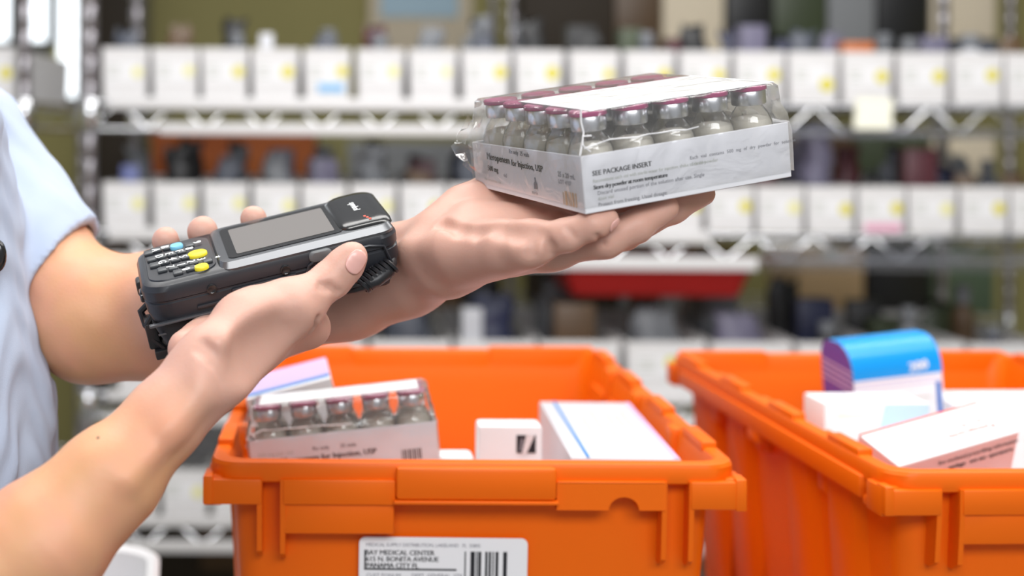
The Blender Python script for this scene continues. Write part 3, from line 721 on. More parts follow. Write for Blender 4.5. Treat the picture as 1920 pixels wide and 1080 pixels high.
    for i in range(g):
        for j in range(g):
            u, v = i/(g-1), j/(g-1)
            vs.append((-0.0015 - 0.010*math.sin(math.pi*v)*u*(1 + 0.5*rng.normal()*0.5), PY - 0.030 + 0.034*u + 0.0015*rng.normal(), 0.012 + 0.036*v + 0.002*rng.normal()))
    b.add(vs, [[i*g + j, (i+1)*g + j, (i+1)*g + j + 1, i*g + j + 1] for i in range(g-1) for j in range(g-1)]); b.build('film_fold', M['film'], rt, 15)
    return rt
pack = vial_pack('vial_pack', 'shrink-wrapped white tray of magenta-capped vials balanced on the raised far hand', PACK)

# ------------------------------------------------------------------ orange totes
TW, TD, TH = 0.400, 0.600, 0.330
def tote(label, mw, sticker):
    rt = root('tote_bin', label, 'tote', mw)
    cxy = (0, TD/2)
    def lp(hx, hy, r, z, n=6): return [(x, y, z) for x, y in rrect(hx, hy, r, n, 0, TD/2)]
    b = MB(); hx, hy = TW/2, TD/2
    b.loft([lp(hx-.034, hy-.034, .02, -TH), lp(hx-.0165, hy-.0165, .02, -.040), lp(hx-.0150, hy-.0150, .02, -.020), lp(hx-.004, hy-.004, .022, -.0165), lp(hx-.0005, hy-.0005, .024, -.0150), lp(hx, hy, .024, -.0125), lp(hx, hy, .024, -.0035),
            lp(hx-.0012, hy-.0012, .024, -.0010), lp(hx-.0040, hy-.0040, .022, 0), lp(hx-.0105, hy-.0105, .019, 0), lp(hx-.0125, hy-.0125, .018, -.0015), lp(hx-.0140, hy-.0140, .018, -.006), lp(hx-.0190, hy-.0190, .018, -.040), lp(hx-.038, hy-.038, .018, -TH+.005)])
    b.build('body', M['orange'], rt, 32)
    # stepped skirt round the front and sides, with its slots, corner blocks, latch block and ribs
    def piece(x0, x1, z0, z1, y0=-.0035, y1=.018, r=.0016): b.box((x0, y0, z0), (x1, y1, z1), 0, r, 2)
    b = MB()
    piece(-.2005, -.1600, -.0320, -.0128); piece(-.2040, -.1965, -.0320, -.0100, -.0045, .012)
    piece(-.1440, -.0590, -.0320, -.0128); piece(-.1440, -.0600, -.0545, -.0300, -.0005)
    # right run with a small arched notch
    n = 10; xs = [.0620] + [.1126 - .0115*math.cos(math.pi*i/n) for i in range(n+1)] + [.1440]
    zs = [-.0345] + [-.0345 + .0100*math.sin(math.pi*i/n) for i in range(n+1)] + [-.0345]
    for i in range(len(xs)-1):
        b.add([(xs[i], -.0035, -.0140), (xs[i+1], -.0035, -.0140), (xs[i+1], -.0035, zs[i+1]), (xs[i], -.0035, zs[i]), (xs[i], .016, -.0140), (xs[i+1], .016, -.0140), (xs[i+1], .016, zs[i+1]), (xs[i], .016, zs[i])],
              [[0,1,2,3],[7,6,5,4],[4,5,1,0],[3,2,6,7]])
    b.box((.0620, -.0035, -.0155), (.1440, .018, -.0128), 0, .0012)
    piece(.1630, .2005, -.0340, -.0128); piece(.1965, .2050, -.0350, -.0105, -.0045, .014)
    piece(-.0590, .0615, -.0270, -.0025, -.0075, .016, .003); piece(-.0605, .0630, -.0300, -.0272, -.0085, .016, .001)
    b.build('front_skirt', M['orange'], rt, 32)
    for x, z in ((-.1615, -.0740), (-.1440, -.0760), (.1435, -.0790), (.1640, -.0800)):
        b = MB(); b.loft([[(x - .0019, y0, z_), (x + .0019, y0, z_), (x + .0019, .030, z_), (x - .0019, .030, z_)] for z_, y0 in ((-.0130, -.0022), (-.030, -.0022), (z + .006, .0015), (z, .012))]); b.build('rib', M['orange'], rt, 30)
    for sx in (-1, 1):
        b = MB()
        def sp(y0, y1, z0, z1, x0=.196, x1=.2035, r=.0016):
            lo, hi = sorted((sx*x0, sx*x1)); b.box((lo, y0, z0), (hi, y1, z1), 0, r, 2)
        sp(.002, .030, -.0340, -.0115, .190, .2045); sp(.045, .555, -.0300, -.0128, .185); sp(.570, .598, -.0340, -.0115, .190, .2045)
        sp(.030, .045, -.0345, -.0270, .185, .2010); sp(.285, .315, -.0400, -.0280, .185, .2030)
        # steps on top of the side rims where the lid flaps hinge
        for y in (.060, .205, .350, .495): b.box((min(sx*.186, sx*.1985), y, -.004), (max(sx*.186, sx*.1985), y + .065, .0045), 0, .0016, 2)
        for y in (.140, .300, .440): lo, hi = sorted((sx*.180, sx*.192)); b.box((lo, y, -.052), (hi, y + .024, -.0010), 0, .003, 2)
        b.build('side_skirt', M['orange'], rt, 32)
        for y in (.115, .215, .385, .485):
            b = MB(); b.loft([[(sx*(.176), y - .042, z), (sx*(.176), y + .042, z), (sx*xo, y + .026, z), (sx*xo, y - .026, z)] for z, xo in ((-.028, .1925), (-.090, .1880), (-TH + .004, .1735))]); b.build('rib', M['orange'], rt, 30)
    b = MB()
    for x0, x1, dz in ((-.19, -.09, 0), (-.09, .07, -.004), (.07, .19, 0)): b.box((x0, TD - .016, -.030 + dz), (x1, TD + .0035, .002 + dz), 0, .0016, 2)
    b.build('back_skirt', M['orange'], rt, 32)
    if sticker:
        # shipping label on the front wall, leaning with the wall
        y = lambda z: .0148 + (-.040 - z)*0.0603
        T = frame((-.0865, y(-.0860) - .0010, -.1330), (1, 0, -.006), (0, -.0603, 1))
        b = MB(); Lw, Lh = .1285, .0735
        b.loft([[(Lw/2 + q[0], Lh/2 + q[1] , z) for q in rrect(Lw/2, Lh/2, .005, 5)] for z in (-.0006, .0)], T=T)
        lb = b.build('shipping_label', M['white'], rt, 30)
        b = MB(); Z = lambda x, yy: T @ Matrix.Translation((x, yy, .0003))
        top = Lh
        write(b, 'MEDICAL SUPPLY DISTRIBUTION, LAKELAND   FL  33805', .0038, Z(.0050, top - .0072), 1, spacing=.92)
        write(b, 'BAY MEDICAL CENTER', .0054, Z(.0045, top - .0138), 0, spacing=.95, bold=.0002); write(b, '615 N. BONITA AVENUE', .0054, Z(.0050, top - .0188), 0, spacing=.95, bold=.0002)
        write(b, 'PANAMA CITY FL', .0054, Z(.0052, top - .0238), 0, spacing=.95, bold=.0003)
        b.quad((.0045, top - .0256, 0), (.0745, top - .0256, 0), (.0745, top - .0242, 0), (.0045, top - .0242, 0), 0, T @ Matrix.Translation((0, 0, .0003)))
        b.quad((.0040, top - .0256, 0), (.0052, top - .0256, 0), (.0052, top - .0100, 0), (.0040, top - .0100, 0), 0, T @ Matrix.Translation((0, 0, .0003)))
        write(b, 'CUST PONUM', .0042, Z(.0055, top - .0312), 1); write(b, 'DEPT. GENERAL  STK', .0042, Z(.0400, top - .0310), 1)
        write(b, 'US578155L', .0072, Z(.0050, top - .0395), 0, bold=.0004); write(b, '107109D  27  0*3', .0060, Z(.0500, top - .0390), 0, bold=.0003); write(b, '4*32', .0050, Z(.1030, top - .0370), 0, bold=.0003)
        x = .0805
        for wd, gap in ((.0010, .0035), (.0034, .0010), (.0010, .0006), (.0022, .0030), (.0018, .0009), (.0018, .0011), (.0010, .0013), (.0022, .0036), (.0030, .0)):
            b.quad((x, top - .0345, 0), (x + wd, top - .0345, 0), (x + wd, top - .0105, 0), (x, top - .0105, 0), 0, T @ Matrix.Translation((0, 0, .0003))); x += wd + gap
        b.build('printed_text', [M['ink'], M['grey_ink']], lb, smooth=False, fix=False)
    return rt
RIM = -0.2445
t1 = tote('large orange plastic tote with a white barcode label on its front wall', frame((0.0975, 1.09, RIM), (1, 0, 0), (0, 1, 0)), True)
t2 = tote('large orange plastic tote holding the tall blue-topped carton', frame((0.6040, 1.085, RIM - 0.002), (1, 0.047, 0), (-0.047, 1, 0)), False)

# ------------------------------------------------------------------ goods in the totes
pk2 = vial_pack('vial_pack', 'shrink-wrapped tray of vials standing tilted inside the labelled orange tote', frame(P(466, 827, 1.155) - PH*_v((-math.sin(.112), 0, math.cos(.112))), (math.cos(.112), 0.0, math.sin(.112)), (0, 1, 0)), 1, 2)
def carton(name, label, T, size, mats, paint=None, r=.0012, cat='carton'):
    """a folded carton with its corner at T's origin; paint(mb, size) adds printing, one mesh per carton's print"""
    rt = root(name, label, cat, T)
    b = MB(); b.box((0,0,0), size, 0, r, 2)
    bd = b.build('box', mats[0], rt, 40)
    if paint:
        b = MB(); paint(b, size); b.build('printed_face', mats[1:], rt, smooth=False, fix=False)
    return rt
E_ = 0.0004
def front(b, x0, x1, z0, z1, mi): b.quad((x0, -E_, z0), (x1, -E_, z0), (x1, -E_, z1), (x0, -E_, z1), mi)
def topq(b, s, x0, x1, y0, y1, mi): b.quad((x0, y0, s[2] + E_), (x1, y0, s[2] + E_), (x1, y1, s[2] + E_), (x0, y1, s[2] + E_), mi)
# lavender box with a blue stripe behind the tilted pack
o = P(472, 748, 1.245)
def pt(b, s):
    topq(b, s, .0005, s[0]-.0005, .016, s[1]-.0005, 0); topq(b, s, .0005, s[0]-.0005, .006, .016, 1)
    front(b, s[0]*.1, s[0]*.7, s[2]-.018, s[2]-.014, 2)
carton('medicine_carton', 'lavender-topped carton with a blue stripe, tilted behind the tray of vials', frame(o - _v((-.2, 0, .96))*.105, (.98, .05, .25), (-.03, .985, .06)), (.075, .085, .105), [M['white'], M['lavender'], M['blue_ink'], M['pink_card']], pt)
# white box with a square black mark
def pt(b, s):
    x0, x1, z0, z1 = .0315, .0475, .0925, .1075
    front(b, x0, x1, z0, z1, 0)
    b.add([(x0 + .0045, -2*E_, z0), (x0 + .0085, -2*E_, z0), (x0 + .0150, -2*E_, z1), (x0 + .0080, -2*E_, z1)], [[0,1,2,3]], 1)
    b.add([(x0 + .002, -2*E_, z0 + .002), (x0 + .0045, -2*E_, z0 + .002), (x0 + .0060, -2*E_, z1 - .003), (x0 + .0035, -2*E_, z1 - .003)], [[0,1,2,3]], 2)
carton('medicine_carton', 'small white carton with a square black mark in the labelled tote', frame(P(897, 866, 1.20) - _v((0, 0, .085)), (1, .0, 0), (0, .985, -.0)), (.0530, .030, .1150), [M['white'], M['ink'], M['white'], M['grey_ink']], pt, r=.003)
carton('medicine_carton', 'low white carton between the tray of vials and the carton with a black mark', frame(P(816, 880, 1.20) - _v((0, 0, .088)), (1, .02, 0), (0, 1, 0)), (.0330, .030, .0985), [M['white']], r=.004)
# wide white carton with a blue line
def pt(b, s):
    topq(b, s, .0125, .0152, .0005, s[1]-.0005, 0)
    topq(b, s, s[0]-.0050, s[0]-.0012, .0005, s[1]-.0005, 1)
    for k, (x, y0, y1) in enumerate(((.030, .10, .17), (.041, .06, .20), (.048, .09, .15), (.054, .05, .19), (.062, .07, .18), (.069, .12, .2))):
        topq(b, s, x, x + .0022, y0, y1, 2)
    b.quad((-E_, s[1]-.001, .0), (-E_, .001, .0), (-E_, .001, .010), (-E_, s[1]-.001, .010), 3)
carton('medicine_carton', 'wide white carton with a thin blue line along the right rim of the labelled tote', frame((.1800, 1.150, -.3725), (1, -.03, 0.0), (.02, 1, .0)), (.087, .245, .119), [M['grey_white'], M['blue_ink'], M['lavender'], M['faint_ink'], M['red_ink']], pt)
carton('shipping_carton', 'plain white shipping carton under the other goods in the labelled orange tote', frame((-.048, 1.165, -.560), (1, 0, 0), (0, 1, 0)), (.290, .44, .180), [M['carton']], r=.002)
carton('medicine_carton', 'white carton propping up the tilted tray of vials in the labelled tote', frame((-.045, 1.165, -.378), (1, 0, .0), (0, 1, 0)), (.10, .06, .088), [M['white']])
# second tote
rt = root('medicine_carton', 'tall carton with a bright blue rounded top standing at the back of the right tote', 'carton', frame(P(1609, 832, 1.44) , (.985, .17, .085), (-.17, .985, 0)))
w_, d_, h_ = .0960, .062, .098
def prof(ins=0.0):
    pts = [(ins, 0), (ins, h_-.030)]
    for i in range(8):
        a = math.pi/2*i/7; pts.append((ins + .030*(1-math.cos(a)), h_-.030 + (.030-ins)*math.sin(a)))
    for i in range(6):
        a = math.pi/2*i/5; pts.append((d_-.018 + (.018-ins)*math.sin(a), h_-.018 + (.018-ins)*math.cos(a)))
    return pts + [(d_-ins, 0)]
b = MB(); b.loft([[(x, y, z) for y, z in prof()] for x in (0, w_)]); bx = b.build('box', M['white'], rt, 30)
b = MB(); p = prof(-.0004)[2:-1]; p = [(p[0][0], h_-.036)] + p + [(d_+.0004, h_-.036)]
b.loft([[(x, y, z) for y, z in p] for x in (-.0004, w_ + .0004)], cap0=False, cap1=True); b.build('blue_top', M['bright_blue'], rt, 30)
b = MB(); b.add([(-.0006, y, z) for y, z in prof(.0)], [list(range(len(prof())))]); b.build('side_panel', M['purple_card'], rt, smooth=False)
b = MB()
front(b, w_-.0075, w_-.002, 0, h_-.045, 0); front(b, .0, .010, h_-.056, h_-.048, 1)
front(b, 0, w_, h_-.0405, h_-.0392, 2); front(b, 0, w_, h_-.0455, h_-.0445, 2)
for k in range(4): front(b, .016, .082 - .006*(k % 2), h_-.060 - .007*k, h_-.0585 - .007*k, 3)
for k in range(4): b.quad((-.0010, 0.0, h_-.030 - .006*k), (-.0010, d_-.002, h_-.022 - .006*k), (-.0010, d_-.002, h_-.0195 - .006*k), (-.0010, 0.0, h_-.0275 - .006*k), 4)
write(b, '200', .014, frame((.060, -.0009, h_-.033), (1, 0, .1), (0, 0, 1)), 5, bold=.0012)
b.build('printed_face', [M['deep_blue'], M['bright_blue'], M['lavender'], M['faint_ink'], M['lavender'], M['white']], rt, smooth=False, fix=False)
def pt(b, s):
    b.add([(.045, -E_, .0005), (s[0]-.0005, -E_, .0005), (s[0]-.0005, -E_, s[2]-.001), (.056, -E_, s[2]-.001)], [[0,1,2,3]], 0)
    b.add([(.062, -2*E_, .004), (s[0]-.0005, -2*E_, .010), (s[0]-.0005, -2*E_, .016), (.070, -2*E_, .013)], [[0,1,2,3]], 1)
    topq(b, s, .018, .060, .020, .026, 2); front(b, .012, .038, s[2]-.013, s[2]-.010, 3)
carton('medicine_carton', 'white and pale blue carton lying in front of the tall blue-topped carton', frame(P(1545, 862, 1.325), (.995, .035, .0), (-.035, 1, .0)), (.0980, .055, .052), [M['white'], M['pale_blue'], M['sky_tag'], M['dk_green'], M['tag']], pt, r=.002)
A_ = _v((.1096, .040, .019)); B_ = _v((-.005, .040, .017))
def pt(b, s):
    for z0, z1, mi in ((0, s[2], 0),): front(b, .001, s[0]-.001, .001, s[2]-.0012, 0)
    topq(b, s, .0005, s[0]-.0005, s[1]-.0022, s[1], 1); b.quad((0, s[1]+E_, s[2]-.004), (s[0], s[1]+E_, s[2]-.004), (s[0], s[1]+E_, s[2]), (0, s[1]+E_, s[2]), 1)
    b.quad((-E_, s[1], 0), (-E_, 0, 0), (-E_, 0, s[2]-.001), (-E_, s[1], s[2]-.001), 0)
    RR = lambda x, z: frame((x, -2*E_, z), (1, 0, 0), (0, 0, 1))
    write(b, 'See enclosed prescribing information', .0056, RR(.040, s[2]-.0100), 2, bold=.0002)
    write(b, 'package', .0056, RR(.052, s[2]-.0175), 2, bold=.0006); write(b, 'not use', .0056, RR(.074, s[2]-.0175), 2, bold=.0006); write(b, 'operated is', .0056, RR(.094, s[2]-.0175), 2, bold=.0006)
    TT = lambda x, y: frame((x, y, s[2] + 2*E_), (-1, 0, 0), (0, -1, 0))
    write(b, 'Pantoprazole', .0090, TT(.112, .018), 3); write(b, 'sodium 40 mg', .0065, TT(.112, .026), 3); write(b, 'tablets', .005, TT(.110, .036), 3)
carton('medicine_carton', 'white carton with red printing tilted against the front rim of the right tote', frame(P(1686, 874, 1.150) - _v(frame((0,0,0), A_, B_).to_3x3() @ Vector((0, 0, .046))), A_, B_), (.124, .047, .046), [M['white'], M['pink_card'], M['red_ink'], M['ink'], M['red_ink']], pt)
carton('medicine_carton', 'broad flat white carton behind the red-printed carton in the right tote', frame((.610, 1.335, -.378), (1, .05, 0), (-.05, 1, 0.03)), (.150, .17, .114), [M['white']], r=.002)
carton('medicine_carton', 'white carton lying between the red-printed carton and the left wall of the right tote', frame((.447, 1.185, -.378), (1, .06, 0), (-.06, 1, 0)), (.100, .125, .100), [M['white']], r=.002)
carton('shipping_carton', 'plain white shipping carton under the other goods in the right tote', frame((.452, 1.155, -.560), (1, .047, 0), (-.047, 1, 0)), (.290, .44, .180), [M['carton']], r=.002)

# table under the totes
tb = root('work_table', 'grey laminate work table under the orange totes', 'table', Matrix.Translation((.50, 1.36, -1.40)))
b = MB(); b.box((-.68, -.36, .792), (.80, .40, .822), 0, .004); b.build('table_top', M['table'], tb)
for sx in (-.9, 1):
    for sy in (-1, 1):
        b = MB(); b.box((sx*.70 - .02, sy*.32 - .02, 0), (sx*.70 + .02, sy*.32 + .02, .792), 0, .002); b.build('leg', M['steel'], tb)
# white tray left of the totes
rt = root('plastic_tray', 'rounded white plastic tray on the table under the near forearm', 'tray', frame(P(236, 1032, 1.29) + _v((-.113, .10, -.255)), (1, .12, 0), (-.12, 1, 0)))
b = MB()
def lp2(h, r, z): return [(x, y, z) for x, y in rrect(h, h*0.8, r, 8)]
b.loft([lp2(.105, .04, 0), lp2(.122, .05, .195), lp2(.128, .052, .203), lp2(.129, .053, .208), lp2(.124, .05, .211), lp2(.117, .046, .206), lp2(.100, .036, .012)])
b.build('tray_body', M['white'], rt, 40)
rt.location.z = -0.634

tr_ = root('utility_trolley', 'small steel trolley carrying the white plastic tray', 'trolley', Matrix.Translation((-.335, 1.40, -1.40)))
b = MB(); b.box((-.135, -.13, .746), (.135, .13, .766), 0, .003); b.build('top', M['steel'], tr_)
for sx in (-1, 1):
    for sy in (-1, 1):
        b = MB(); b.box((sx*.115 - .012, sy*.11 - .012, 0), (sx*.115 + .012, sy*.11 + .012, .746), 0, .002); b.build('leg', M['steel'], tr_)

# ------------------------------------------------------------------ the room
ORD = ['first', 'second', 'third', 'fourth', 'fifth', 'sixth', 'seventh', 'eighth', 'ninth', 'tenth', 'eleventh', 'twelfth', 'thirteenth', 'fourteenth', 'fifteenth', 'sixteenth', 'seventeenth', 'eighteenth', 'nineteenth', 'twentieth']
b = MB(); b.quad((-3.2, -.8, -1.40), (3.6, -.8, -1.40), (3.6, 5.3, -1.40), (-3.2, 5.3, -1.40)); tag(b.build('floor', M['floor'], smooth=False), 'grey vinyl floor of the stockroom', 'floor', kind='structure')
b = MB(); b.box((-.94, 5.2, -1.40), (3.6, 5.3, 1.4)); b.box((-3.2, 5.2, -1.40), (-1.05, 5.3, .325)); b.box((-1.05, 5.2, -1.40), (-.94, 5.3, .13)); tag(b.build('wall_back', M['olive_wall'], smooth=False), 'olive painted wall behind the shelves', 'wall', kind='structure')
b = MB(); b.box((3.6, -.8, -1.40), (3.7, 5.3, 1.4)); tag(b.build('wall_right', M['olive_wall'], smooth=False), 'olive painted side wall beyond the shelves', 'wall', kind='structure')
b = MB(); b.box((-3.3, -.8, -1.40), (-3.2, 5.3, 1.4)); tag(b.build('wall_left', M['olive_wall'], smooth=False), 'olive painted side wall behind the person', 'wall', kind='structure')
wn = root('window_1', 'bright window with tall narrow panes behind the left shelf posts', 'window', Matrix.Translation((-1.6, 5.2, .325))); wn['kind'] = 'structure'
b = MB()
for x in (.54, .405, .19, -.06, -.31, -.5): b.box((x - .014, -.04, 0), (x + .014, .03, 1.08), 0, .003)
b.box((-.5, -.06, -.02), (.54, .02, .012)); b.build('window_frame', M['mull'], wn)
b = MB(); b.quad((-.5, .05, 0), (.55, .05, 0), (.55, .05, 1.08), (-.5, .05, 1.08)); b.build('window_pane', M['sky'], wn, smooth=False)
wn = root('window_2', 'narrow bright side pane reaching lower beside the tall panes', 'window', Matrix.Translation((-.995, 5.2, .13))); wn['kind'] = 'structure'
b = MB(); b.box((.043, -.04, 0), (.056, .03, 1.28), 0, .003); b.box((-.05, -.05, -.015), (.056, .02, .010), 0, .003); b.build('window_frame', M['mull'], wn)
b = MB(); b.quad((-.05, .05, 0), (.05, .05, 0), (.05, .05, 1.28), (-.05, .05, 1.28)); b.build('window_pane', M['sky'], wn, smooth=False)

# ------------------------------------------------------------------ chrome wire shelving
SD, SDEP = 2.80, 0.62
ROWS = [(0.066, 0.014), (-0.186, -0.233), (-0.500, -0.545), (-0.742, -0.792)]      # heights of the shelf's upper and lower front wires, from the eye
def shelf_unit(name, label, x0, x1, y0, depth, rows, top, strips=None, zig=True, wires=26):
    rt = root(name, label, 'shelf unit', Matrix.Translation(((x0 + x1)/2, y0 + depth/2, -1.40))); ox, oy, oz = (x0 + x1)/2, y0 + depth/2, -1.40
    q = lambda x, y, z: (x - ox, y - oy, z - oz)
    for x in (x0, x1):
        for y in (y0, y0 + depth):
            b = MB(); prof = [(0.0155, 0.0), (0.0155, .02), (.0135, .025)]
            z = .05
            while z < top + 1.40: prof += [(.0135, z), (.0122, z + .002), (.0122, z + .004), (.0135, z + .006)]; z += .05
            prof += [(.0135, top + 1.40), (.006, top + 1.405)]
            b.lathe(prof, 14, T=Matrix.Translation(q(x, y, -1.40))); b.build('post', M['post'], rt, 50)
    for k, (zu, zl) in enumerate(rows):
        b = MB()
        for y in (y0, y0 + depth):
            for z in (zu, zl): b.tube([q(x0, y, z), q(x1, y, z)], .0042, 8)
            if zig:
                n = int((x1 - x0)/.055); pts = []
                for i in range(n + 1): pts.append(q(x0 + (x1 - x0)*i/n, y, zu if i % 2 else zl))
                b.tube(pts, .0028, 6)
        for x in (x0, x1):
            for z in (zu, zl): b.tube([q(x, y0, z), q(x, y0 + depth, z)], .0042, 8)
        for i in range(wires):
            x = x0 + (x1 - x0)*(i + .5)/wires; b.tube([q(x, y0, zu + .004), q(x, y0 + depth, zu + .004)], .0020, 5)
        for y in (y0 + depth*.33, y0 + depth*.66): b.tube([q(x0, y, zu - .002), q(x1, y, zu - .002)], .003, 6)
        # collars at the posts
        for x in (x0, x1):
            for y in (y0, y0 + depth): b.lathe([(.0145, zl - .01), (.020, zl - .004), (.020, zu + .004), (.0145, zu + .010)], 14, T=Matrix.Translation(q(x, y, 0)))
        b.build('wire_shelf', M['chrome'], rt, 50)
        for (xa, xb, za, zb, mm) in (strips or {}).get(k, []):
            b = MB(); b.box(q(xa, y0 - .0085, za), q(xb, y0 - .0050, zb), 0, .0008); b.build('label_strip', M[mm], rt, 40)
    return rt
X = lambda px, d=SD: (px - CX)*d/F
strips = {0: [(X(205), X(905), .0530, .0760, 'strip'), (X(300), X(905), .0050, .0260, 'strip'), (X(905), X(1925), .0040, .0300, 'clear_strip')],
          1: [(X(205), X(1330), -.2010, -.1760, 'strip'), (X(205), X(1420), -.2520, -.2260, 'strip'), (X(1425), X(1925), -.2520, -.2000, 'clear_strip')],
          2: [(X(205), X(1925), -.5120, -.4900, 'strip'), (X(205), X(1925), -.5560, -.5330, 'strip')],
          3: [(X(205), X(1925), -.7540, -.7320, 'strip'), (X(205), X(1925), -.8030, -.7800, 'strip')]}
shelf_unit('shelf_unit', 'chrome wire shelf unit holding the rows of white bins', X(168), X(2015), SD, SDEP, ROWS, 1.0, strips)
shelf_unit('shelf_unit', 'chrome wire shelf unit at the far left beyond the narrow gap', X(-640), X(40), SD + .02, SDEP, [(0.066, 0.014), (-.40, -.45), (-.742, -.792)], 1.0, None, wires=12)

# ------------------------------------------------------------------ white shelf bins
def bin_mesh(w, h, d):
    b = MB(); t = .0035; tp = .92
    def lp(s, ins, z, yb): return [(-w/2*s + ins, ins, z), (w/2*s - ins, ins, z), (w/2*s - ins, d - ins, z), (-w/2*s + ins, d - ins, z)]
    b.loft([lp(tp, 0, 0, 0), lp(1, 0, h, 0), lp(1, t, h, 0), lp(tp, t, t, 0)])
    return b
protos = {}
def shelf_bin(x, z, w, h, d, label, group, dot, y=SD + .012, extra=None, detail=True):
    key = (round(w, 4), round(h, 4), d)
    if key not in protos:
        o = bin_mesh(w, h, d).build('shelf_bin', M['bin'], None, 30); protos[key] = o
    else:
        o = protos[key].copy(); COL.objects.link(o)
    o.location = (x, y, z); tag(o, label, 'bin', group)
    if not detail: return o
    sx = w/.098
    if dot:
        c, r, px_, pz = dot
        b = MB(); T = frame((px_*w, -.0012, pz*h), (1,0,0), (0,0,1)); b.lathe([(r, -.0006), (r, 0)], 16, T=T); k = b.build('dot_sticker', M[c], o, 40)
        k['label'] = ('yellow' if c == 'dot_yellow' else 'pale yellow') + ' round sticker'
    b = MB(); b.box((-.40*w, -.0008, .30*h), (.30*w, .0004, .74*h), 0)
    for k in range(3): b.quad((-.36*w, -.0011, (.62 - .09*k)*h), ((-.14 + .05*random.random())*w, -.0011, (.62 - .09*k)*h), ((-.14)*w, -.0011, (.655 - .09*k)*h), (-.36*w, -.0011, (.655 - .09*k)*h), 1)
    b.build('name_label', [M['white'], M['faint_ink']], o, smooth=False, fix=False)
    if extra:
        mm, xa, xb, za, zb = extra
        b = MB(); b.box((xa*w, -.0016, za*h), (xb*w, -.0004, zb*h)); k = b.build('coloured_label', M[mm], o, smooth=False); k['label'] = {'sky_tag': 'sky blue printed label', 'pink_tag': 'pink printed label'}[mm]
    return o
# contents of the bins: pouches, bottles and small cartons
def pouch(seed, w, h, t):
    rng = np.random.RandomState(seed); b = MB(); loops = []; n = 16; nz = 9
    for k in range(nz):
        f = k/(nz-1); L = []
        th = t*(1 - f)**0.6*(0.8 + 0.4*rng.rand()) + .003
        wd = w*(0.85 + 0.15*math.sin(math.pi*min(1, f*1.3)))*(1 - .25*max(0, f-.7)/.3*rng.rand()); sh = .012*rng.normal()*f
        for i in range(n):
            a = 2*math.pi*i/n; rr = 1 + .14*rng.normal()
            L.append((wd/2*math.cos(a)*min(rr, 1.0) + sh*0.6, th/2*math.sin(a)*rr, h*f + .006*rng.normal()*(f > 0)))
        loops.append(L)
    return b.loft(loops)
def bottle(r, h):
    b = MB(); b.lathe([(r*.95, 0), (r, .003), (r, h*.62), (r*.9, h*.70), (r*.45, h*.78), (r*.42, h*.82)], 16); return b
cont_protos = {}
def content(kind, mm, x, y, z, size, label, group, rz=0.0, seed=0, tilt=0.0):
    key = (kind, mm, seed, size)
    if key in cont_protos:
        o = copy_tree(cont_protos[key])
    else:
        if kind == 'pouch': o = pouch(seed, *size).build('foil_pouch', M[mm], None, 60)
        elif kind == 'bottle':
            o = bottle(size[0], size[1]).build('medicine_bottle', M[mm], None, 40)
            b = MB(); b.lathe([(size[0]*.62, size[1]*.80), (size[0]*.62, size[1]*.98), (size[0]*.55, size[1])], 14); b.build('bottle_cap', M['c_grey'], o, 40)
        else:
            b = MB(); b.box((-size[0]/2, -size[1]/2, 0), (size[0]/2, size[1]/2, size[2]), 0, .002); o = b.build('small_carton', M[mm], None, 40)
        cont_protos[key] = o
    o.location = (x, y, z); o.rotation_euler = (tilt, 0, rz); tag(o, label, {'pouch': 'pouch', 'bottle': 'bottle', 'box': 'carton'}[kind], group); return o
CN = {'c_black': 'black', 'c_navy': 'navy', 'c_grey': 'grey', 'c_violet': 'violet-grey', 'c_maroon': 'maroon', 'c_brown': 'brown', 'c_white': 'white', 'c_orange': 'orange', 'c_slate': 'slate', 'c_moss': 'moss green', 'c_blue': 'blue'}
KN = {'pouch': 'crumpled pouch', 'bottle': 'capped bottle', 'box': 'narrow carton'}
rowname = ['top', 'middle', 'third', 'lowest']
def fill(row, i, x, zb, items, wbin, seen):
    for k, (kind, mm, size, dx, dy, seed, rz) in enumerate(items):
        where = ['near the front of', 'further back in', 'deep inside', 'at the rear of'][k]
        content(kind, mm, x + dx, SD + .012 + dy, zb + .0045, size, f"{CN[mm]} {KN[kind]} {where} the {ORD[i]} {rowname[row]}-row bin", f"goods in the {rowname[row]} row of bins", rz, seed)
def auto_items(rs, pal, hmin, hmax, n, w=.098):
    its = []; ys = [.075, .20, .34, .46]
    for k in range(n):
        kind = ['pouch', 'pouch', 'box', 'bottle'][rs.randint(4)]; mm = pal[rs.randint(len(pal))]; h = round(hmin + (hmax - hmin)*rs.rand(), 3)
        size = {'pouch': (round(w*.62, 3), h, .045), 'bottle': (.024, h), 'box': (round(w*(.4 + .3*rs.rand()), 3), .05, h)}[kind]
        its.append((kind, mm, size, rs.normal()*.006 if kind != 'pouch' else 0, ys[k], rs.randint(6), rs.normal()*.15 if kind == 'box' else 0))
    return its
rs = np.random.RandomState(11)
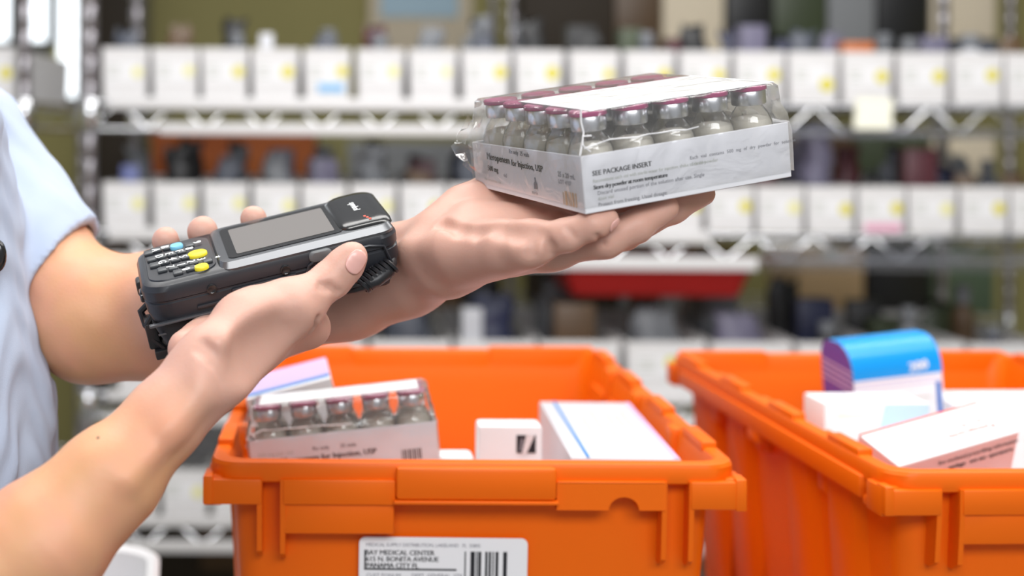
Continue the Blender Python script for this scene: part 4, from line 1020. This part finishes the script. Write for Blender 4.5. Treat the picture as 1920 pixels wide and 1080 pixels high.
# top row: 18 bins between the chrome posts
TOPX = [232, 327, 420, 515, 613, 713, 812, 912, 1012, 1116, 1220, 1324, 1427, 1528, 1630, 1735, 1838, 1938]
DOTS = [('dot_pale', .010), ('dot_pale', .010), ('dot_yellow', .011), ('dot_yellow', .012), ('dot_yellow', .011), ('dot_pale', .011), ('dot_pale', .009), ('dot_yellow', .012), ('dot_yellow', .013), ('dot_yellow', .010), ('dot_yellow', .012),
        ('dot_yellow', .011), ('dot_yellow', .012), ('dot_yellow', .013), ('dot_yellow', .012), ('dot_yellow', .012), ('dot_yellow', .012), ('dot_pale', .01)]
def up(px, py): return P(px, py, SD)
PAL_TOP = ['c_black', 'c_navy', 'c_slate', 'c_grey', 'c_maroon', 'c_black', 'c_violet', 'c_brown', 'c_moss']
tops = {3: [('box', 'c_white', (.026, .04, .128), -.02, .06, 0, 0)], 2: [('bottle', 'c_grey', (.022, .128), .02, .05, 0, 0), ('pouch', 'c_black', (.058, .165, .045), 0, .2, 2, 0)],
        5: [('bottle', 'c_white', (.028, .128), .0, .06, 0, 0), ('pouch', 'c_maroon', (.058, .15, .04), -.0, .2, 1, 0)], 6: [('pouch', 'c_grey', (.058, .14, .04), 0, .07, 3, 0)],
        7: [('bottle', 'c_slate', (.026, .165), .0, .06, 0, 0), ('pouch', 'c_grey', (.058, .155, .045), .0, .2, 4, 0)], 12: [('box', 'c_violet', (.05, .05, .150), .0, .07, 0, .1), ('pouch', 'c_navy', (.058, .145, .04), 0, .2, 0, 0)],
        14: [('box', 'c_orange', (.06, .05, .118), .0, .07, 0, 0), ('pouch', 'c_violet', (.058, .145, .04), 0, .2, 5, 0)], 16: [('bottle', 'c_white', (.03, .135), .01, .06, 0, 0), ('box', 'c_violet', (.05, .05, .14), -.01, .2, 0, 0)], 0: [('pouch', 'c_slate', (.058, .13, .04), 0, .07, 1, 0)], 1: [('pouch', 'c_brown', (.058, .14, .04), 0, .07, 3, 0)]}
for i, px in enumerate(TOPX):
    p = up(px, 190); w = .0885 + .0006*i; h = .1000
    desc = {4: 'with a sky blue printed label', 14: 'above the hanging cream tag'}.get(i, 'with a ' + ('yellow' if DOTS[i][0] == 'dot_yellow' else 'pale yellow') + ' dot')
    shelf_bin(p[0], .0726, round(w, 3), h, .54, f"white shelf bin {desc}, {ORD[i]} from the post, top row", 'white bins on the top shelf row', (DOTS[i][0], DOTS[i][1], .27 + .05*rs.rand(), (.52 if i != 13 else .36) + .05*rs.rand()), extra=('sky_tag', -.20, .36, .16, .32) if i == 4 else None)
    its = tops.get(i) or auto_items(rs, PAL_TOP, .120, .160, 2)
    fill(0, i, p[0], .0725, its, w, True)
# middle row
MIDX = [232, 327, 421, 515, 607, 700, 793, 886, 980, 1074, 1180, 1277, 1372, 1466, 1561, 1657, 1752, 1850, 1945]
PAL_MID = ['c_black', 'c_grey', 'c_slate', 'c_grey', 'c_brown', 'c_navy', 'c_violet', 'c_black', 'c_maroon', 'c_moss']
mids = {0: [('box', 'c_blue', (.035, .04, .118), 0, .07, 0, .1), ('pouch', 'c_grey', (.058, .15, .04), 0, .2, 0, 0)], 1: [('pouch', 'c_black', (.062, .150, .06), .0, .08, 1, 0), ('pouch', 'c_black', (.062, .165, .05), .0, .25, 2, 0)], 2: [('pouch', 'c_slate', (.058, .13, .05), 0, .08, 3, 0), ('pouch', 'c_grey', (.058, .15, .05), 0, .25, 4, 0)],
        3: [('pouch', 'c_grey', (.062, .14, .05), 0, .08, 5, 0), ('box', 'c_violet', (.05, .05, .15), 0, .3, 0, 0)], 14: [('pouch', 'c_violet', (.062, .21, .05), 0, .08, 2, 0), ('pouch', 'c_violet', (.062, .20, .05), .01, .2, 4, 0), ('pouch', 'c_grey', (.062, .2, .05), -.01, .32, 1, 0)],
        15: [('pouch', 'c_maroon', (.058, .16, .05), 0, .2, 2, 0)], 13: [('pouch', 'c_maroon', (.058, .15, .05), 0, .12, 0, 0), ('box', 'c_brown', (.05, .05, .17), 0, .3, 0, 0)]}
for i, px in enumerate(MIDX):
    p = up(px, 430); w = .0860 + .0004*i; h = .0900
    st = 'dot_yellow' if i in (6, 7, 11, 12, 14, 15, 17, 10) else 'dot_pale'
    desc = 'with a pink printed label' if i == 15 else 'with a ' + ('yellow' if st == 'dot_yellow' else 'pale yellow') + ' dot'
    shelf_bin(p[0], -.1792, round(w, 3), h, .54, f"white shelf bin {desc}, {ORD[i]} from the post, middle row", 'white bins on the middle shelf row', (st, .0115, .28 + .05*rs.rand(), .50 + .06*rs.rand()), extra=('pink_tag', -.36, .42, .04, .20) if i == 15 else None)
    fill(1, i, p[0], -.1792, mids.get(i) or auto_items(rs, PAL_MID, .105, .160, 3, .092), w, True)
# third row: wider bins
THX = [290, 450, 610, 770, 930, 1090, 1250, 1412, 1574, 1736, 1898]
PAL_TH = ['c_black', 'c_slate', 'c_grey', 'c_brown', 'c_navy', 'c_grey', 'c_violet', 'c_black', 'c_moss']
ths = {3: [('pouch', 'c_slate', (.10, .15, .05), 0, .1, 1, 0), ('pouch', 'c_black', (.11, .17, .06), 0, .25, 2, 0)], 4: [('pouch', 'c_navy', (.11, .17, .07), 0, .1, 3, 0), ('pouch', 'c_black', (.11, .19, .06), 0, .25, 1, 0), ('box', 'c_white', (.04, .05, .15), -.04, .09, 0, 0)], 5: [('box', 'c_brown', (.08, .06, .16), 0, .1, 0, 0), ('pouch', 'c_grey', (.11, .18, .06), 0, .3, 4, 0)],
       6: [('pouch', 'c_grey', (.11, .15, .07), 0, .1, 5, 0), ('box', 'c_brown', (.06, .05, .17), .02, .3, 0, 0)], 7: [('pouch', 'c_violet', (.11, .14, .06), 0, .1, 0, 0), ('box', 'c_grey', (.08, .08, .17), 0, .3, 0, .2), ('pouch', 'c_white', (.1, .19, .05), 0, .42, 2, 0)]}
for i, px in enumerate(THX):
    p = up(px, 740); w = .153; h = .1000
    shelf_bin(p[0], -.4936, w, h, .54, f"wide white shelf bin, {ORD[i]} from the post on the third shelf row", 'wide white bins on the third shelf row', ('dot_yellow', .0115, .06 + .02*rs.rand(), .60), detail=i in (0, 6, 7))
    if i >= 2: fill(2, i, p[0], -.4936, ths.get(i) or auto_items(rs, PAL_TH, .11, .19, 3, .14), w, True)
for i, px in enumerate((250, 345, 440, 1385)):
    p = up(px, 960); shelf_bin(p[0], -.7354, .0905, .0880, .54, ['white shelf bin next to the post on the lowest shelf row', 'white shelf bin below the near forearm on the lowest shelf row', 'white shelf bin beside the labelled tote on the lowest shelf row', 'white shelf bin between the two totes on the lowest shelf row'][i], 'white bins on the lowest shelf row', ('dot_pale', .011, .28, .5))
p = P(-22, 160, SD); shelf_bin(p[0], .0725, .0935, .100, .54, 'white shelf bin with a yellow dot on the far left shelf unit', None, ('dot_yellow', .012, .28, .5), y=SD + .032)
# cream tag hanging from the top shelf
b = MB(); p = P(1640, 190, SD - .012); b.loft([[(p[0] + q[0] - .010*k, p[1] - .016*k, p[2] + .004 + q[1] - .058*k) for q in ((-.036, 0), (.036, 0), (.036, .0012), (-.036, .0012))] for k in (0, .3, .7, 1)]); tag(b.build('shelf_tag', M['tag'], smooth=False), 'blank cream paper tag hanging from the front of the top shelf', 'tag')

# ------------------------------------------------------------------ second unit and loads further back
FD = 3.95
XF = lambda px: (px - CX)*FD/F
ZF = lambda py: (CY - py)*FD/F
FROWS = [(ZF(98), ZF(98) - .035), (ZF(330), ZF(330) - .035), (ZF(588), ZF(588) - .035), (-1.2, -1.235)]
shelf_unit('shelf_unit', 'grey shelf unit with cardboard boxes standing behind the white bins', XF(958), XF(1893), FD, .5, FROWS, 1.2, None, zig=False, wires=40)
def far_box(name, label, px0, px1, py0, py1, mm, d=FD + .03, dep=.30, cat='box', r=.004):
    x0, x1 = (px0 - CX)*d/F, (px1 - CX)*d/F; z0, z1 = (CY - py1)*d/F, (CY - py0)*d/F
    b = MB(); b.box((x0, d, z0), (x1, d + dep, z1), 0, r); o = b.build('box', M[mm], None)
    # taped lid seam
    rt = root(name, label, cat, Matrix.Translation(((x0 + x1)/2, d + dep/2, z0)))
    o.data.transform(Matrix.Translation((-(x0 + x1)/2, -(d + dep/2), -z0))); o.parent = rt
    b = MB(); b.box((-.025, -dep/2 - .001, (z1 - z0)*.80), (.025, -dep/2 + .001, (z1 - z0))); b.box((-.025, -dep/2 - .001, z1 - z0 - .001), (.025, dep/2, z1 - z0 + .001)); b.build('tape', M['tag'] if mm in ('card', 'cream_box') else M[mm], rt, smooth=False)
    return rt
B0, B1, B2 = 93, 325, 580
far_box('cardboard_box', 'cream cardboard box on the rear shelf above the vial pack', 1242, 1356, -60, B0, 'cream_box')
far_box('cardboard_box', 'cream cardboard box at the right end of the rear top shelf', 1745, 1866, -60, 66, 'cream_box', dep=.34)
far_box('flat_carton', 'flat dark carton under the right cream box on the rear top shelf', 1748, 1866, 67, B0, 'c_slate')
far_box('storage_case', 'dark brown case on the rear top shelf behind the held vials', 978, 1150, -60, B0, 'dk_brown')
far_box('storage_case', 'brown case beside the cream box above the vial pack', 1152, 1236, -60, B0, 'c_brown')
far_box('storage_case', 'black case right of the cream box on the rear top shelf', 1362, 1448, -60, B0, 'c_black')
far_box('storage_case', 'dark grey case in the middle of the rear top shelf', 1450, 1548, -60, B0, 'c_moss')
far_box('cardboard_box', 'olive grey box left of the black bag on the rear top shelf', 1552, 1640, -60, B0, 'grey_card')
far_box('storage_case', 'black case left of the right cream box on the rear top shelf', 1644, 1742, -60, B0, 'c_black')
far_box('cardboard_box', 'cream cardboard box on the rear shelf under the hooks at the right', 1750, 1866, 236, B1, 'cream_box')
far_box('cardboard_box', 'brown box on the rear shelf under the cream tag', 1480, 1600, 252, B1, 'c_brown')
far_box('storage_case', 'dark moss case on the rear shelf right of the cream tag', 1606, 1745, 245, B1, 'c_moss')
far_box('cardboard_box', 'tan cardboard box on the rear shelf above the blue-topped carton', 1500, 1622, 462, B2, 'card')
far_box('storage_case', 'black case on the rear shelf beside the tan box', 1628, 1744, 440, B2, 'c_black')
far_box('cardboard_box', 'dull green box on the rear shelf at the far right', 1750, 1866, 455, B2, 'dk_green')
far_box('cardboard_box', 'grey box on the rear shelf behind the red tray', 1165, 1330, 470, B2, 'grey_card')
far_box('storage_case', 'brown case on the rear shelf left of the grey box', 1010, 1160, 470, B2, 'dk_brown')
# red tray hung under the middle shelf
rt = root('storage_tray', 'shallow red plastic tray slung under the middle wire shelf', 'tray', Matrix.Translation((X(1237, 2.86), 3.00, -.312)))
b = MB(); hw = (1420 - 1050)/2*2.86/F
b.loft([[(x, y, z) for x, y in rrect(hw*s, .14*s, .02, 4)] for s, z in ((.86, 0), (1, .072), (1.03, .073), (1.03, .078), (.97, .078), (.84, .006))]); b.build('tray_body', M['red_tray'], rt, 35)
b = MB()
for sx in (-1, 1): b.box((sx*hw*.8 - .01, -.15, .070), (sx*hw*.8 + .01, .15, .079), 0, .002)
b.build('runner', M['steel'], rt)
# left part of the background: low cabinet with an orange-brown board and grey boxes, poster on the wall
cb = root('low_cabinet', 'dark low cabinet against the olive wall behind the left bins', 'cabinet', Matrix.Translation((-.28, 4.75, -1.40)))
zt = 1.40 + (CY - 345)*4.5/F
b = MB(); b.box((-.38, -.25, 0), (.72, .25, zt), 0, .006); b.build('cabinet_body', M['dk_brown'], cb)
for k in range(1, 3):
    b = MB(); b.box((-.61 + .445*k, -.262, .05), (-.18 + .445*k, -.25, zt - .03), 0, .004); d = b.build('door', M['c_brown'], cb)
    b = MB(); b.box((-.22 + .445*k, -.275, zt - .22), (-.21 + .445*k, -.262, zt - .12), 0, .002); b.build('handle', M['alu'], d)
zt0 = zt - 1.40
def on_cab(name, label, px0, px1, py0, mm, d=4.55, dep=.25, cat='box'):
    x0, x1 = (px0 - CX)*d/F, (px1 - CX)*d/F; z1 = (CY - py0)*d/F
    b = MB(); b.box((x0, d, zt0), (x1, d + dep, z1), 0, .004); o = b.build('box', M[mm], None)
    rt = root(name, label, cat, Matrix.Translation(((x0 + x1)/2, d + dep/2, zt0))); o.data.transform(Matrix.Translation((-(x0 + x1)/2, -(d + dep/2), -zt0))); o.parent = rt
    b = MB(); b.box((-(x1-x0)/2 - .003, -dep/2 - .003, (z1 - zt0)*.72), ((x1-x0)/2 + .003, dep/2 + .003, (z1 - zt0) + .003), 0, .002); b.build('lid', M[mm], rt); return rt
on_cab('storage_box', 'long rust-brown box on the cabinet below the top shelf', 285, 590, 243, 'rust')
on_cab('storage_box', 'long grey box on the cabinet behind the held vial pack', 652, 935, 268, 'grey_card')
# things standing on the wall side above the top row
b = MB(); b.box((X(690, 5.15), 5.165, .20), (X(885, 5.15), 5.195, .72), 0, .003); rt = b.build('notice_board', M['cream_box']); tag(rt, 'pale notice board on the olive wall above the top shelf', 'notice board')
b = MB(); b.box((X(712, 5.14), 5.158, .432), (X(858, 5.14), 5.166, .70)); b.build('paper_sheet', M['pale_blue'], rt, smooth=False)
rebase(rt)
b = MB(); b.box((X(178, 4.9), 4.85, -.9), (X(262, 4.9), 5.15, 1.0), 0, .006); rt = b.build('steel_locker', M['steel']); tag(rt, 'tall dark grey locker against the wall behind the left post', 'locker')
b = MB(); b.box((X(185, 4.9), 4.838, -.85), (X(255, 4.9), 4.851, .95), 0, .004); b.build('door', M['dk_brown'], rt)
rebase(rt)

# ------------------------------------------------------------------ set everything on the floor
tag(person, person['label'], 'person')
for o in list(SC.objects):
    if o.parent is None: o.location.z += EYE
bpy.context.view_layer.update()
